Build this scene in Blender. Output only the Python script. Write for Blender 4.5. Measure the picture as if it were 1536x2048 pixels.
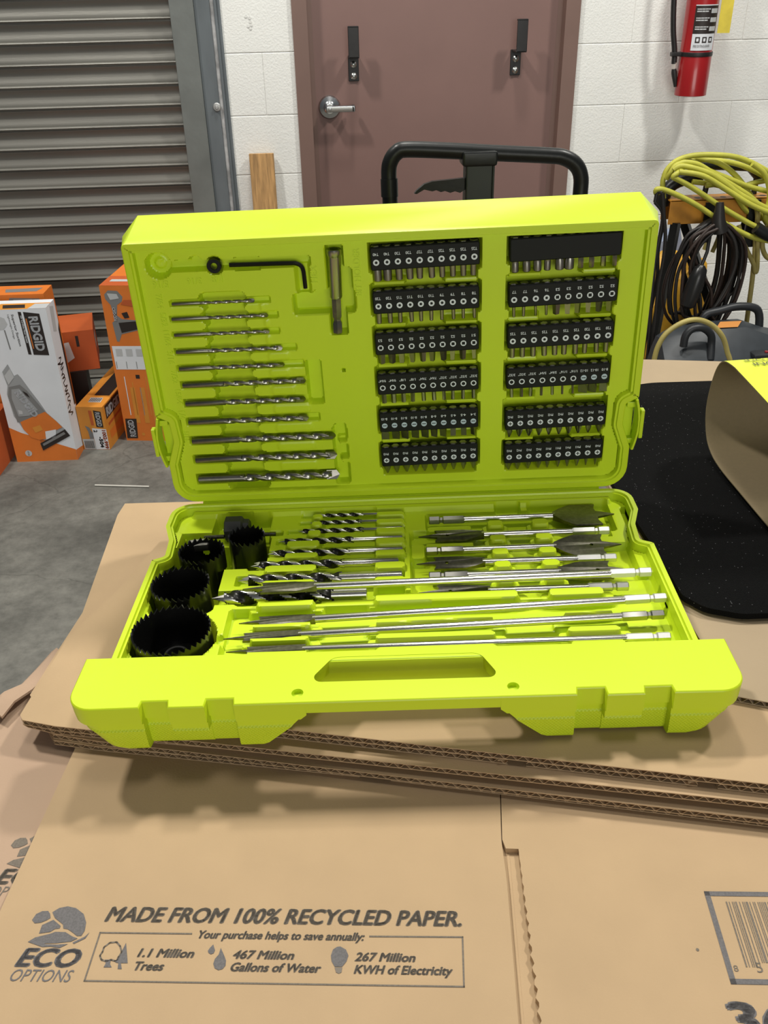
import bpy, bmesh, math, random
import numpy as np
from mathutils import Matrix, Vector
from mathutils.geometry import tessellate_polygon

random.seed(7); np.random.seed(7)
for o in list(bpy.data.objects): bpy.data.objects.remove(o, do_unlink=True)
SC = bpy.context.scene
COL = SC.collection
PI = math.pi

# ------------------------------------------------------------------ camera
def M3(rows, loc=(0, 0, 0)):
    m = Matrix([list(r) for r in rows]).to_4x4(); m.translation = Vector(loc); return m
cam = bpy.data.cameras.new('camera'); camo = bpy.data.objects.new('camera', cam); COL.objects.link(camo)
Rr = (0.997, -0.0746, -0.0193); Rd = (-0.0547, -0.5082, -0.8595); Rf = (0.0543, 0.8580, -0.5107)
camo.matrix_world = M3([[Rr[i], -Rd[i], -Rf[i]] for i in range(3)], (0, 0, 1.42))
cam.sensor_fit = 'AUTO'; cam.sensor_width = 36.0; cam.lens = 1810 / 2048 * 36.0
cam.clip_start = 0.02; cam.clip_end = 60
SC.camera = camo

# ------------------------------------------------------------------ light
W = bpy.data.worlds.new('warehouse'); SC.world = W; W.use_nodes = True
W.node_tree.nodes['Background'].inputs[0].default_value = (0.86, 0.93, 1.0, 1)
W.node_tree.nodes['Background'].inputs[1].default_value = 0.09
def area(name, loc, target, sx, sy, power, col=(1.0, 0.975, 0.91)):
    l = bpy.data.lights.new(name, 'AREA'); l.shape = 'RECTANGLE'; l.size = sx; l.size_y = sy; l.energy = power; l.color = col
    o = bpy.data.objects.new(name, l); COL.objects.link(o); o.location = loc
    o.rotation_euler = (Vector(target) - Vector(loc)).to_track_quat('-Z', 'Y').to_euler()
    return o
area('ceiling_lamp', (-1.6, 1.9, 4.3), (-0.7, 1.9, 0), 0.3, 0.3, 97)
area('ceiling_lamp', (2.3, 1.8, 4.3), (1.4, 1.8, 0), 0.3, 0.3, 97)
area('ceiling_lamp', (0.3, 0.35, 4.4), (0.3, 0.35, 0), 0.6, 0.6, 20)
area('ceiling_lamp', (0.3, 2.5, 4.6), (0.2, 2.4, 0), 0.35, 0.35, 62)
area('low_front_fill', (0.6, -6.0, 1.9), (0.4, 0.0, 1.3), 3.6, 2.4, 155, (1.0, 0.985, 0.94))  # soft fill added behind the camera to brighten the lid face
area('ceiling_lamp', (0.5, -3.6, 4.6), (0.4, 0.5, 0.5), 1.6, 0.5, 6)
SC.view_settings.view_transform = 'Standard'; SC.view_settings.look = 'None'
SC.view_settings.gamma = 1.0; SC.view_settings.use_curve_mapping = False
SC.view_settings.exposure = 0.0

# ------------------------------------------------------------------ materials
MATS = {}
def pm(name, col, rough=0.5, metal=0.0, var=0.0, vscale=30.0, bump=0.0, bscale=200.0, stretch=(1, 1, 1), col2=None, spec=0.5, coat=0.0, detail=4.0):
    if name in MATS: return MATS[name]
    m = bpy.data.materials.new(name); m.use_nodes = True
    nt = m.node_tree; b = nt.nodes['Principled BSDF']
    b.inputs['Base Color'].default_value = (*col, 1); b.inputs['Roughness'].default_value = rough
    b.inputs['Metallic'].default_value = metal; b.inputs['Specular IOR Level'].default_value = spec
    if coat: b.inputs['Coat Weight'].default_value = coat; b.inputs['Coat Roughness'].default_value = 0.1
    m.diffuse_color = (*col, 1)
    if var or bump:
        tc = nt.nodes.new('ShaderNodeTexCoord'); mp = nt.nodes.new('ShaderNodeMapping'); mp.inputs['Scale'].default_value = stretch
        nt.links.new(tc.outputs['Object'], mp.inputs['Vector'])
    if var:
        n = nt.nodes.new('ShaderNodeTexNoise'); n.inputs['Scale'].default_value = vscale; n.inputs['Detail'].default_value = detail
        nt.links.new(mp.outputs['Vector'], n.inputs['Vector'])
        r = nt.nodes.new('ShaderNodeValToRGB'); c2 = col2 or tuple(c * (1 - var) for c in col); c1 = tuple(min(1, c * (1 + var * 0.6)) for c in col)
        r.color_ramp.elements[0].position = 0.32; r.color_ramp.elements[1].position = 0.68
        r.color_ramp.elements[0].color = (*c2, 1); r.color_ramp.elements[1].color = (*c1, 1)
        nt.links.new(n.outputs['Fac'], r.inputs['Fac']); nt.links.new(r.outputs['Color'], b.inputs['Base Color'])
    if bump:
        n2 = nt.nodes.new('ShaderNodeTexNoise'); n2.inputs['Scale'].default_value = bscale; n2.inputs['Detail'].default_value = 3
        nt.links.new(mp.outputs['Vector'], n2.inputs['Vector'])
        bp = nt.nodes.new('ShaderNodeBump'); bp.inputs['Strength'].default_value = bump; bp.inputs['Distance'].default_value = 0.004
        nt.links.new(n2.outputs['Fac'], bp.inputs['Height']); nt.links.new(bp.outputs['Normal'], b.inputs['Normal'])
    MATS[name] = m; return m

lime = pm('lime_plastic', (0.585, 0.75, 0.017), 0.36, bump=0.02, bscale=900)
limeT = pm('lime_textured', (0.57, 0.735, 0.017), 0.5)
def diamond_bump(m, scale=420):
    nt = m.node_tree; b = nt.nodes['Principled BSDF']; tc = nt.nodes.new('ShaderNodeTexCoord')
    outs = []
    for a in (45, -45):
        mp = nt.nodes.new('ShaderNodeMapping'); mp.inputs['Rotation'].default_value = (0, math.radians(a), 0)
        nt.links.new(tc.outputs['Object'], mp.inputs['Vector'])
        w = nt.nodes.new('ShaderNodeTexWave'); w.bands_direction = 'X'; w.inputs['Scale'].default_value = scale / 6
        nt.links.new(mp.outputs['Vector'], w.inputs['Vector']); outs.append(w)
    mx = nt.nodes.new('ShaderNodeMath'); mx.operation = 'MULTIPLY'
    nt.links.new(outs[0].outputs['Fac'], mx.inputs[0]); nt.links.new(outs[1].outputs['Fac'], mx.inputs[1])
    bp = nt.nodes.new('ShaderNodeBump'); bp.inputs['Strength'].default_value = 0.35; bp.inputs['Distance'].default_value = 0.001
    nt.links.new(mx.outputs[0], bp.inputs['Height']); nt.links.new(bp.outputs['Normal'], b.inputs['Normal'])
diamond_bump(limeT, 1100)
card = pm('kraft_cardboard', (0.455, 0.315, 0.178), 0.85, var=0.05, vscale=18, bump=0.05, bscale=700)
card2 = pm('pale_cardboard', (0.36, 0.272, 0.172), 0.85, var=0.05, vscale=14, bump=0.05, bscale=500)
cardP = pm('pinkish_cardboard', (0.43, 0.295, 0.20), 0.85, var=0.05, vscale=12, bump=0.05, bscale=700)
flute = pm('corrugated_flute', (0.40, 0.28, 0.16), 0.9, var=0.2, vscale=120)
cardin = pm('card_back', (0.205, 0.155, 0.085), 0.8, var=0.04, vscale=300)
ink = pm('grey_print', (0.165, 0.138, 0.108), 0.8, var=0.22, vscale=900)
inkb = pm('blue_grey_print', (0.135, 0.126, 0.126), 0.8, var=0.2, vscale=900)
tealm = pm('dark_teal', (0.030, 0.042, 0.045), 0.6, var=0.1)
steel = pm('bright_steel', (0.62, 0.60, 0.56), 0.22, 1.0)
satin = pm('satin_steel', (0.74, 0.73, 0.70), 0.48, 1.0)
dsteel = pm('dark_steel', (0.17, 0.16, 0.13), 0.33, 1.0, var=0.25, vscale=300)
msteel = pm('masonry_steel', (0.23, 0.22, 0.19), 0.36, 1.0, var=0.15, vscale=200)
msteelb = pm('masonry_flute', (0.34, 0.33, 0.30), 0.30, 1.0)
blackox = pm('black_oxide', (0.018, 0.017, 0.015), 0.32, 0.6)
bsteel = pm('bit_steel', (0.30, 0.285, 0.25), 0.34, 1.0)
rubber = pm('black_rubber', (0.006, 0.0065, 0.0065), 0.55, spec=0.25)
white = pm('white_print', (0.72, 0.76, 0.80), 0.6)
slotblue = pm('pale_blue_print', (0.50, 0.60, 0.68), 0.6)
sawblack = pm('saw_black_paint', (0.008, 0.008, 0.007), 0.22, spec=0.6)
greypl = pm('charcoal_plastic', (0.030, 0.030, 0.027), 0.5)
limeprint = pm('lime_print', (0.75, 0.85, 0.05), 0.5)

# ------------------------------------------------------------------ mesh builder
class MB:
    def __init__(s): s.v = []; s.f = []; s.m = []; s.n = 0; s.bev = False
    def add(s, verts, faces, mat=0, M=None):
        if M is not None: verts = [tuple(M @ Vector(p)) for p in verts]
        s.v.extend([tuple(map(float, p)) for p in verts]); k = s.n
        s.f.extend([tuple(int(i) + k for i in f) for f in faces])
        s.m.extend([mat] * len(faces) if isinstance(mat, int) else list(mat)); s.n += len(verts); return s
    def box(s, x0, x1, y0, y1, z0, z1, mat=0, M=None, bev=0.0, seg=2):
        if bev <= 0:
            v = [(x, y, z) for z in (z0, z1) for y in (y0, y1) for x in (x0, x1)]
            return s.add(v, [(0, 2, 3, 1), (4, 5, 7, 6), (0, 1, 5, 4), (2, 6, 7, 3), (0, 4, 6, 2), (1, 3, 7, 5)], mat, M)
        s.bev = True; bm = bmesh.new(); bmesh.ops.create_cube(bm, size=1)
        for v in bm.verts: v.co = Vector(((x0 + x1) / 2 + v.co.x * (x1 - x0), (y0 + y1) / 2 + v.co.y * (y1 - y0), (z0 + z1) / 2 + v.co.z * (z1 - z0)))
        bmesh.ops.bevel(bm, geom=bm.edges[:], offset=bev, segments=seg, affect='EDGES', profile=0.5)
        bm.verts.index_update()
        s.add([v.co[:] for v in bm.verts], [[q.index for q in f.verts] for f in bm.faces], mat, M); bm.free(); return s
    def loft(s, rings, mat=0, cap0=False, cap1=False, M=None, closed=True):
        n = len(rings[0]); v = [p for r in rings for p in r]; f = []
        for i in range(len(rings) - 1):
            for j in range(n if closed else n - 1):
                a = i * n + j; b = i * n + (j + 1) % n; f.append((a, b, b + n, a + n))
        if cap0: f.append(tuple(range(n - 1, -1, -1)))
        if cap1: f.append(tuple(range((len(rings) - 1) * n, len(rings) * n)))
        return s.add(v, f, mat, M)
    def lathe(s, prof, n=24, mat=0, M=None, cap0=True, cap1=True):      # profile of (radius, z) about z
        rings = [[(r * math.cos(2 * PI * j / n), r * math.sin(2 * PI * j / n), z) for j in range(n)] for r, z in prof]
        return s.loft(rings, mat, cap0, cap1, M)
    def tube(s, pts, r, n=10, mat=0, M=None, closed=False):
        pts = [Vector(p) for p in pts]; N = len(pts); rs = r if hasattr(r, '__len__') else [r] * N
        rings = []; up = None
        for i, p in enumerate(pts):
            if closed: t = pts[(i + 1) % N] - pts[i - 1]
            else: t = pts[min(i + 1, N - 1)] - pts[max(i - 1, 0)]
            t.normalize()
            if up is None: up = Vector((0, 0, 1)) if abs(t.z) < 0.9 else Vector((1, 0, 0))
            u = (up - t * up.dot(t)); u.normalize(); w = t.cross(u); up = u
            rings.append([tuple(p + (u * math.cos(2 * PI * j / n) + w * math.sin(2 * PI * j / n)) * rs[i]) for j in range(n)])
        if closed: rings.append(rings[0]); return s.loft(rings, mat, False, False, M)
        return s.loft(rings, mat, True, True, M)
    def prism(s, poly, z0, z1, mat=0, M=None, top=None):
        a = [(p[0], p[1], z0) for p in poly]; t = top or poly; b = [(p[0], p[1], z1) for p in t]
        return s.loft([a, b], mat, True, True, M)
    def flat(s, poly, z, mat=0, M=None, holes=()):
        loops = [[Vector((p[0], p[1], 0)) for p in poly]] + [[Vector((p[0], p[1], 0)) for p in h] for h in holes]
        tris = tessellate_polygon(loops); v = [(p.x, p.y, z) for l in loops for p in l]; out = []
        for t in tris:
            a, b, c = [v[i] for i in t]
            out.append(t if (b[0] - a[0]) * (c[1] - a[1]) - (b[1] - a[1]) * (c[0] - a[0]) > 0 else (t[0], t[2], t[1]))
        return s.add(v, out, mat, M)
    def build(s, name, mats, parent=None, M=None, scale=1.0, ang=38, smooth=True):
        me = bpy.data.meshes.new(name)
        v = np.array(s.v, float) * scale
        me.from_pydata(v.tolist(), [], s.f)
        for m in (mats if isinstance(mats, (list, tuple)) else [mats]): me.materials.append(m)
        me.polygons.foreach_set('material_index', s.m)
        if smooth:
            me.polygons.foreach_set('use_smooth', [True] * len(s.f)); me.set_sharp_from_angle(angle=math.radians(ang))
        me.update()
        o = bpy.data.objects.new(name, me); COL.objects.link(o)
        if s.bev and smooth: md = o.modifiers.new('weighted_normals', 'WEIGHTED_NORMAL'); md.keep_sharp = True
        if parent is not None: o.parent = parent
        if M is not None: o.matrix_local = M
        return o

def empty(name, M=None, loc=None, rz=0):
    o = bpy.data.objects.new(name, None); COL.objects.link(o); o.empty_display_size = 0.05
    if M is not None: o.matrix_world = M
    elif loc is not None: o.matrix_world = Matrix.Translation(loc) @ Matrix.Rotation(rz, 4, 'Z')
    return o
def tag(o, label, cat, group=None):
    o['label'] = label; o['category'] = cat
    if group: o['group'] = group
    return o
def struct(o, label=None):
    o['kind'] = 'structure'
    if label: o['label'] = label
    return o
def dup(root, M):
    r = root.copy(); COL.objects.link(r); r.matrix_world = M
    for ch in list(root.children):
        c = ch.copy(); COL.objects.link(c); c.parent = r
        for g in list(ch.children):
            d = g.copy(); COL.objects.link(d); d.parent = c
    return r
T = Matrix.Translation
def RX(a): return Matrix.Rotation(math.radians(a), 4, 'X')
def RY(a): return Matrix.Rotation(math.radians(a), 4, 'Y')
def RZ(a): return Matrix.Rotation(math.radians(a), 4, 'Z')

def rpoly(pts, radii, seg=6):
    out = []; n = len(pts)
    for i in range(n):
        p = Vector(pts[i]); a = Vector(pts[i - 1]) - p; b = Vector(pts[(i + 1) % n]) - p; r = radii[i] if hasattr(radii, '__len__') else radii
        if r <= 0: out.append((p.x, p.y)); continue
        la, lb = a.length, b.length; a.normalize(); b.normalize()
        th = a.angle(b); d = min(r / math.tan(th / 2), la * 0.49, lb * 0.49); r = d * math.tan(th / 2)
        bis = (a + b).normalized(); c = p + bis * (r / math.sin(th / 2)); s0 = p + a * d - c; s1 = p + b * d - c
        a0 = math.atan2(s0.y, s0.x); a1 = math.atan2(s1.y, s1.x); da = (a1 - a0 + PI) % (2 * PI) - PI
        for k in range(seg + 1):
            t = a0 + da * k / seg; out.append((c.x + r * math.cos(t), c.y + r * math.sin(t)))
    return out
def inset(poly, d):                       # inward offset of a CCW polygon
    n = len(poly); out = []
    for i in range(n):
        p0 = np.array(poly[i - 1]); p = np.array(poly[i]); p1 = np.array(poly[(i + 1) % n])
        e0 = p - p0; e1 = p1 - p; e0 = e0 / (np.linalg.norm(e0) + 1e-9); e1 = e1 / (np.linalg.norm(e1) + 1e-9)
        n0 = np.array([-e0[1], e0[0]]); n1 = np.array([-e1[1], e1[0]]); m = n0 + n1; m = m / (np.linalg.norm(m) + 1e-9)
        k = d / max(0.35, float(m @ n0)); out.append(tuple(p + m * k))
    return out
def circle(cx, cy, r, n=24, ph=0): return [(cx + r * math.cos(2 * PI * i / n + ph), cy + r * math.sin(2 * PI * i / n + ph)) for i in range(n)]

# ------------------------------------------------------------------ lettering
TXC = {}
def prepare_text(items):
    obs = []
    for (st, bold, shear) in items:
        cu = bpy.data.curves.new('lettering', 'FONT'); cu.body = st; cu.size = 1.0; cu.offset = bold if bold < 0.03 else 0.0; cu.shear = shear; cu.resolution_u = 3
        ob = bpy.data.objects.new('lettering', cu); COL.objects.link(ob); obs.append((ob, cu))
    dg = bpy.context.evaluated_depsgraph_get()
    for (ob, cu), k in zip(obs, items):
        me = bpy.data.meshes.new_from_object(ob.evaluated_get(dg))
        v = np.array([p.co[:2] for p in me.vertices]) if len(me.vertices) else np.zeros((0, 2))
        TXC[k] = (v, [tuple(p.vertices) for p in me.polygons]); bpy.data.meshes.remove(me)
    for ob, cu in obs:
        bpy.data.objects.remove(ob); bpy.data.curves.remove(cu)
B0 = 0.0; B1 = 0.012; B2 = 0.032
def text(mb, st, x, y, z, width=None, height=None, mat=0, M=None, bold=B1, shear=0.0, align='l', rot=0.0, warp=None):
    v, f = TXC[(st, bold, shear)]
    if not len(v): return
    mn, mx = v.min(0), v.max(0); w, h = mx - mn
    sx = width / w if width else None; sy = height / h if height else None
    sx = sx or sy; sy = sy or sx
    p = (v - mn) * [sx, sy]
    if align == 'c': p = p - [w * sx / 2, h * sy / 2]
    c, s_ = math.cos(math.radians(rot)), math.sin(math.radians(rot))
    q = np.stack([p[:, 0] * c - p[:, 1] * s_ + x, p[:, 0] * s_ + p[:, 1] * c + y], 1)
    pts = [(a, b, z) for a, b in q]
    off = [(0.0, 0.0)]
    if bold == B2:                                 # heavier strokes: the outline laid down several times, slightly shifted
        e = 0.05 * sx / 1.0; off = [(0, 0), (e, 0), (-e, 0), (0, e * 0.6), (0, -e * 0.6), (e * 0.7, e * 0.5), (-e * 0.7, -e * 0.5)]
    for k, (ox, oy) in enumerate(off):
        pp = [(a + ox, b + oy, c_) for a, b, c_ in pts]
        if warp: pp = [warp(a) for a in pp]
        mb.add(pp, f, mat, M)

STRIPS = [  # (labels as they stand from left to right, icon kinds)
    ['T40', 'T40', 'T30', 'T30', 'T27', 'T27', 'T25', 'T25', 'T25', 'T25'],
    ['T20', 'T20', 'T15', 'T15', 'T10', 'T10', 'T9', 'T9', 'T8', 'T8'],
    ['S3', 'S3', 'S3', 'S2', 'S2', 'S2', 'S2', 'S2', 'S2', 'S1'],
    ['9/64"', '9/64"', '1/8"', '1/8"', '7/64"', '7/64"', '3/32"', '3/32"', '3/32"', '3/32"'],
    ['8-10', '8-10', '8-10', '8-10', '8-10', '6-8', '6-8', '4-5', '4-5', '3-4'],
    ['PH3', 'PH3', 'PH3', 'PH3', 'PH3', 'PH2', 'PH2', 'PH2', 'PH2', 'PH2'],
    [''] * 10,
    ['T7', 'T7', 'T6', 'T6', 'S3', 'S3', 'S2', 'S2', 'S2', 'S2'],
    ['T25', 'T25', 'T25', 'T25', 'T25', 'T25', 'T25', 'T20', 'T20', 'T20'],
    ['3/32"', '3/32"', '3/32"', '5/64"', '5/64"', '1/16"', '1/16"', '10-12', '10-12', '8-10'],
    ['PH2'] * 10,
    ['PH2', 'PH2', 'PH2', 'PH2', 'PH1', 'PH1', 'PH1', 'PH1', 'PH0', 'PH0']]
items = {(t, B1, 0.0) for s in STRIPS for t in s if t}
items |= {(t, B1, 0.0) for t in ('5/16', '3/16', '1/8', 'HEX', 'BIT HOLDER', '7/64', '5/32', '11/64', '7/32', '15/64', '1/4')}
items |= {(t, B2, 0.0) for t in ('RIDGID', 'RY', '1002-999', '-504', '2', 'MADE FROM 100% RECYCLED PAPER.')}
items |= {(t, B1, 0.0) for t in ('Superior Suction', '18V Cordless Hand Vacuum', 'Lightweight Design', 'INCLUT', 'INCLUYE', 'LIFETIME', 'FIRE EXTINGUISHER', 'Carbon black')}
items |= {(t, B2, 0.25) for t in ('MADE FROM 100% RECYCLED PAPER.', 'ECO', 'Your purchase helps to save annually:', '1.1 Million', 'Trees', '467 Million', 'Gallons of Water', '267 Million', 'KWH of Electricity')}
items |= {('OPTIONS', B0, 0.25), ('8', B0, 0.0), ('5', B0, 0.0), ('36', B2, 0.0), ('ABC', B2, 0.0)}
prepare_text(sorted(items))

# ------------------------------------------------------------------ setting: floor, block wall, doors
WY = 3.579
def floor_mat():
    m = pm('concrete_floor', (0.150, 0.146, 0.128), 0.62, var=0.42, vscale=3.5, bump=0.15, bscale=60, detail=9.0)
    nt = m.node_tree; b = nt.nodes['Principled BSDF']; tc = nt.nodes.new('ShaderNodeTexCoord')
    ramp = b.inputs['Base Color'].links[0].from_socket
    n = nt.nodes.new('ShaderNodeTexNoise'); n.inputs['Scale'].default_value = 3.0; n.inputs['Detail'].default_value = 5
    nt.links.new(tc.outputs['Object'], n.inputs['Vector'])
    vm = nt.nodes.new('ShaderNodeVectorMath'); vm.operation = 'MULTIPLY_ADD'; vm.inputs[1].default_value = (0.35, 0.35, 0.35)
    nt.links.new(n.outputs['Color'], vm.inputs[0]); nt.links.new(tc.outputs['Object'], vm.inputs[2])
    v = nt.nodes.new('ShaderNodeTexVoronoi'); v.feature = 'DISTANCE_TO_EDGE'; v.inputs['Scale'].default_value = 1.6
    nt.links.new(vm.outputs[0], v.inputs['Vector'])
    r = nt.nodes.new('ShaderNodeMapRange'); r.inputs['From Min'].default_value = 0.0; r.inputs['From Max'].default_value = 0.006
    r.inputs['To Min'].default_value = 0.72; r.inputs['To Max'].default_value = 1.0
    nt.links.new(v.outputs['Distance'], r.inputs['Value'])
    mx = nt.nodes.new('ShaderNodeMix'); mx.data_type = 'RGBA'; mx.blend_type = 'MULTIPLY'; mx.inputs['Factor'].default_value = 1
    n3 = nt.nodes.new('ShaderNodeTexNoise'); n3.inputs['Scale'].default_value = 26; n3.inputs['Detail'].default_value = 8; n3.inputs['Roughness'].default_value = 0.7; nt.links.new(tc.outputs['Object'], n3.inputs['Vector'])
    r3 = nt.nodes.new('ShaderNodeMapRange'); r3.inputs['From Min'].default_value = 0.3; r3.inputs['From Max'].default_value = 0.7; r3.inputs['To Min'].default_value = 0.66; r3.inputs['To Max'].default_value = 1.25; nt.links.new(n3.outputs['Fac'], r3.inputs['Value'])
    m3 = nt.nodes.new('ShaderNodeMix'); m3.data_type = 'RGBA'; m3.blend_type = 'MULTIPLY'; m3.inputs['Factor'].default_value = 1; nt.links.new(ramp, m3.inputs['A']); nt.links.new(r3.outputs['Result'], m3.inputs['B']); ramp = m3.outputs['Result']
    nt.links.new(ramp, mx.inputs['A']); nt.links.new(r.outputs['Result'], mx.inputs['B']); nt.links.new(mx.outputs['Result'], b.inputs['Base Color'])
    return m
mb = MB(); mb.box(-4, 5, -3, 4.2, -0.1, 0, 0); struct(mb.build('floor', floor_mat()))

blockm = pm('painted_block', (0.86, 0.865, 0.83), 0.5, var=0.03, vscale=6, bump=0.30, bscale=160)
mortar = pm('painted_mortar', (0.78, 0.78, 0.75), 0.7, var=0.06, vscale=40, bump=0.4, bscale=120)
def blocks(mb, x0, x1, phase, z_lo=0.0, z_hi=3.0):
    k0 = -5
    for k in range(k0, 14):
        za = 0.785 + 0.2032 * k; zb = za + 0.2032
        if zb <= z_lo + 0.01 or za >= z_hi: continue
        za = max(za, z_lo)
        off = phase + (0.2032 if k % 2 else 0.0)
        n0 = math.floor((x0 - off) / 0.4064)
        x = off + n0 * 0.4064
        while x < x1:
            a, b = max(x, x0), min(x + 0.4064, x1)
            if b - a > 0.02:
                d = random.uniform(-0.0004, 0.0004)
                mb.box(a + 0.0006, b - 0.0006, WY + d, WY + 0.05, za + 0.0015, zb - 0.0015, 0, bev=0.0018, seg=2)
            x += 0.4064
mb = MB()
blocks(mb, -0.335, -0.052, -0.37); blocks(mb, 0.957, 4.2, 1.155)
mb.box(-0.335, -0.052, WY + 0.002, WY + 0.25, 0, 3.0, 1); mb.box(0.957, 4.2, WY + 0.002, WY + 0.25, 0, 3.0, 1)
mb.box(-0.052, 0.957, WY + 0.002, WY + 0.25, 2.12, 3.0, 0)
mb.box(-4, -0.335, WY + 0.02, WY + 0.25, 2.6, 3.0, 0)
# pock marks in the paint
for (px_, pz_) in ((-0.212, 1.305), (-0.200, 1.30), (-0.198, 1.288), (-0.206, 1.275), (-0.196, 1.278), (-0.199, 1.268)):
    mb.add([(px_ + 0.005 * math.cos(2 * PI * i / 8), WY - 0.0018, pz_ + 0.005 * math.sin(2 * PI * i / 8)) for i in range(8)], [tuple(range(8))], 1)
struct(mb.build('wall_back', [blockm, mortar], smooth=True, ang=50))

# rolling door on the left (door_1)
shut = pm('shutter_grey', (0.205, 0.198, 0.175), 0.45, 0.3, var=0.12, vscale=7, bump=0.08, bscale=150, stretch=(0.25, 1, 2))
guide = pm('guide_grey', (0.170, 0.182, 0.172), 0.5, 0.2, var=0.15, vscale=8, bump=0.08, bscale=60)
guide2 = pm('guide_blue_grey', (0.140, 0.160, 0.172), 0.5, 0.2, var=0.3, vscale=10, stretch=(1, 1, 0.3))
worn = pm('worn_edge', (0.40, 0.40, 0.40), 0.6, var=0.4, vscale=30)
d1 = struct(empty('door_1', loc=(-1.6, WY, 0)), 'grey steel rolling shutter door')
mb = MB(); pitch = 0.0683; prof = []
zc = 0.002
NS = 34
for k in range(NS):
    z = zc + k * pitch                            # one slat: bead at the foot, hollow face above
    for (dy, dz) in ((0.004, 0.0005), (-0.0135, 0.002), (-0.0165, 0.0055), (-0.0150, 0.0085), (-0.0085, 0.0105), (-0.0100, 0.015), (-0.0075, 0.022), (-0.0010, 0.030), (0.0035, 0.040), (0.0030, 0.050), (-0.0030, 0.0585), (-0.0075, 0.0628), (-0.0075, 0.0652), (0.004, 0.0658)):
        prof.append((dy * (0.62 if dy > -0.011 else 1.0) + 0.03, z + dz))
v = []; f = []
for i, (y, z) in enumerate(prof): v += [(-4 + 1.6, y, z), (-0.455 + 1.6, y, z)]
f = [(2 * i, 2 * i + 1, 2 * i + 3, 2 * i + 2) for i in range(len(prof) - 1)]
mb.add(v, f, 0); mb.build('slat_curtain', shut, d1, ang=50)
mb = MB()
mb.box(-0.466 + 1.6, -0.384 + 1.6, -0.030, 0.030, 0, 3.0, 0, bev=0.002)
mb.build('guide_rail', guide, d1)
mb = MB()
mb.box(-0.384 + 1.6, -0.331 + 1.6, -0.018, 0.030, 0, 3.0, 0, bev=0.002)
mb.box(-0.331 + 1.6, -0.318 + 1.6, -0.012, 0.03, 0, 3.0, 1, bev=0.001)
mb.box(-0.318 + 1.6, -0.308 + 1.6, -0.016, 0.03, 0, 3.0, 0, bev=0.002)
mb.box(-0.308 + 1.6, -0.297 + 1.6, -0.008, 0.03, 0, 3.0, 0, bev=0.001)
mb.build('guide_angle', [guide2, worn], d1)
mb = MB(); mb.lathe([(0.0001, 0), (0.0145, 0), (0.0145, 0.002), (0.0125, 0.004), (0.006, 0.0045)], 20, 0); mb.lathe([(0.0065, 0.004), (0.0065, 0.011), (0.005, 0.0125)], 6, 0)
mb.build('bolt', pm('zinc_bolt', (0.45, 0.45, 0.44), 0.4, 0.8), d1, M=T((-0.341 + 1.6, -0.018, 1.0227)) @ RX(90))

# brown steel door (door_2)
brown = pm('brown_door_paint', (0.225, 0.130, 0.113), 0.48, var=0.05, vscale=5, bump=0.03, bscale=300)
brownf = pm('brown_frame_paint', (0.200, 0.122, 0.100), 0.5, var=0.06, vscale=6)
d2 = struct(empty('door_2', loc=(-0.054, WY, 0)), 'brown painted steel door in a brown frame')
mb = MB(); 
def jamb(mb, s, x):                               # s=+1 left jamb, -1 right jamb, x = outer edge
    P = [(0, -0.012), (0.052, -0.012), (0.052, 0.040), (0.069, 0.040), (0.069, 0.10), (0, 0.10)]
    poly = [(x + s * a, b) for a, b in P]
    if s < 0: poly = poly[::-1]
    mb.prism(poly, 0, 2.13, 0)
jamb(mb, 1, 0.0); jamb(mb, -1, 1.011); mb.box(0, 1.011, -0.012, 0.10, 2.075, 2.13, 0)
mb.build('frame', brownf, d2, ang=30)
mb = MB(); mb.box(0.055, 0.956, 0.041, 0.085, 0.012, 2.072, 0, bev=0.003)
mb.build('door_leaf', brown, d2)
chrome = pm('satin_chrome', (0.52, 0.53, 0.54), 0.25, 1.0, bump=0.02, bscale=400)
lv = MB(); lv.lathe([(0.0005, 0.0), (0.0405, 0.0), (0.0405, 0.004), (0.036, 0.011), (0.022, 0.015), (0.019, 0.03), (0.015, 0.032), (0.015, 0.062)], 36, 0)
lvo = lv.build('rosette', chrome, d2, M=T((0.054 + 0.0625, 0.041, 1.0045)) @ RX(90))
lv = MB(); lv.box(-0.014, 0.090, -0.011, 0.011, 0.052, 0.066, 0, bev=0.004); lv.box(0.078, 0.092, -0.011, 0.011, 0.025, 0.066, 0, bev=0.004)
lv.lathe([(0.006, 0.064), (0.006, 0.068), (0.004, 0.069)], 14, 0); lv.build('lever', chrome, lvo)
black = pm('black_paint', (0.014, 0.013, 0.013), 0.45, var=0.2, vscale=60)
zinc = pm('zinc', (0.55, 0.56, 0.54), 0.3, 1.0)
def hook(x, ztop, zbot, xs):
    # a flat bar standing off the door: foot plate below with two bolts, arm rising in front
    h = MB(); cx = x
    h.box(cx - 0.019 + xs, cx + 0.019 + xs, -0.006, 0.0, zbot, zbot + 0.085, 0, bev=0.0025)
    h.box(cx - 0.019 + xs * 0.4, cx + 0.019 + xs * 0.4, -0.075, 0.0, zbot + 0.079, zbot + 0.085, 0, bev=0.002)
    h.box(cx - 0.019, cx + 0.019, -0.075, -0.069, zbot + 0.079, ztop, 0, bev=0.0025)
    h.box(cx - 0.019, cx + 0.019, -0.075, -0.060, ztop - 0.006, ztop, 0, bev=0.002)
    ho = h.build('hook_bracket', black, d2, M=T((0.054, 0.041, 0)))
    for dz in (0.017, 0.055):
        b = MB(); b.lathe([(0.0001, 0), (0.0115, 0), (0.0115, 0.0015), (0.0075, 0.006), (0.003, 0.008)], 14, 0); b.build('bolt', zinc, ho, M=T((cx + xs, -0.006, zbot + dz)) @ RX(90))
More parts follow.
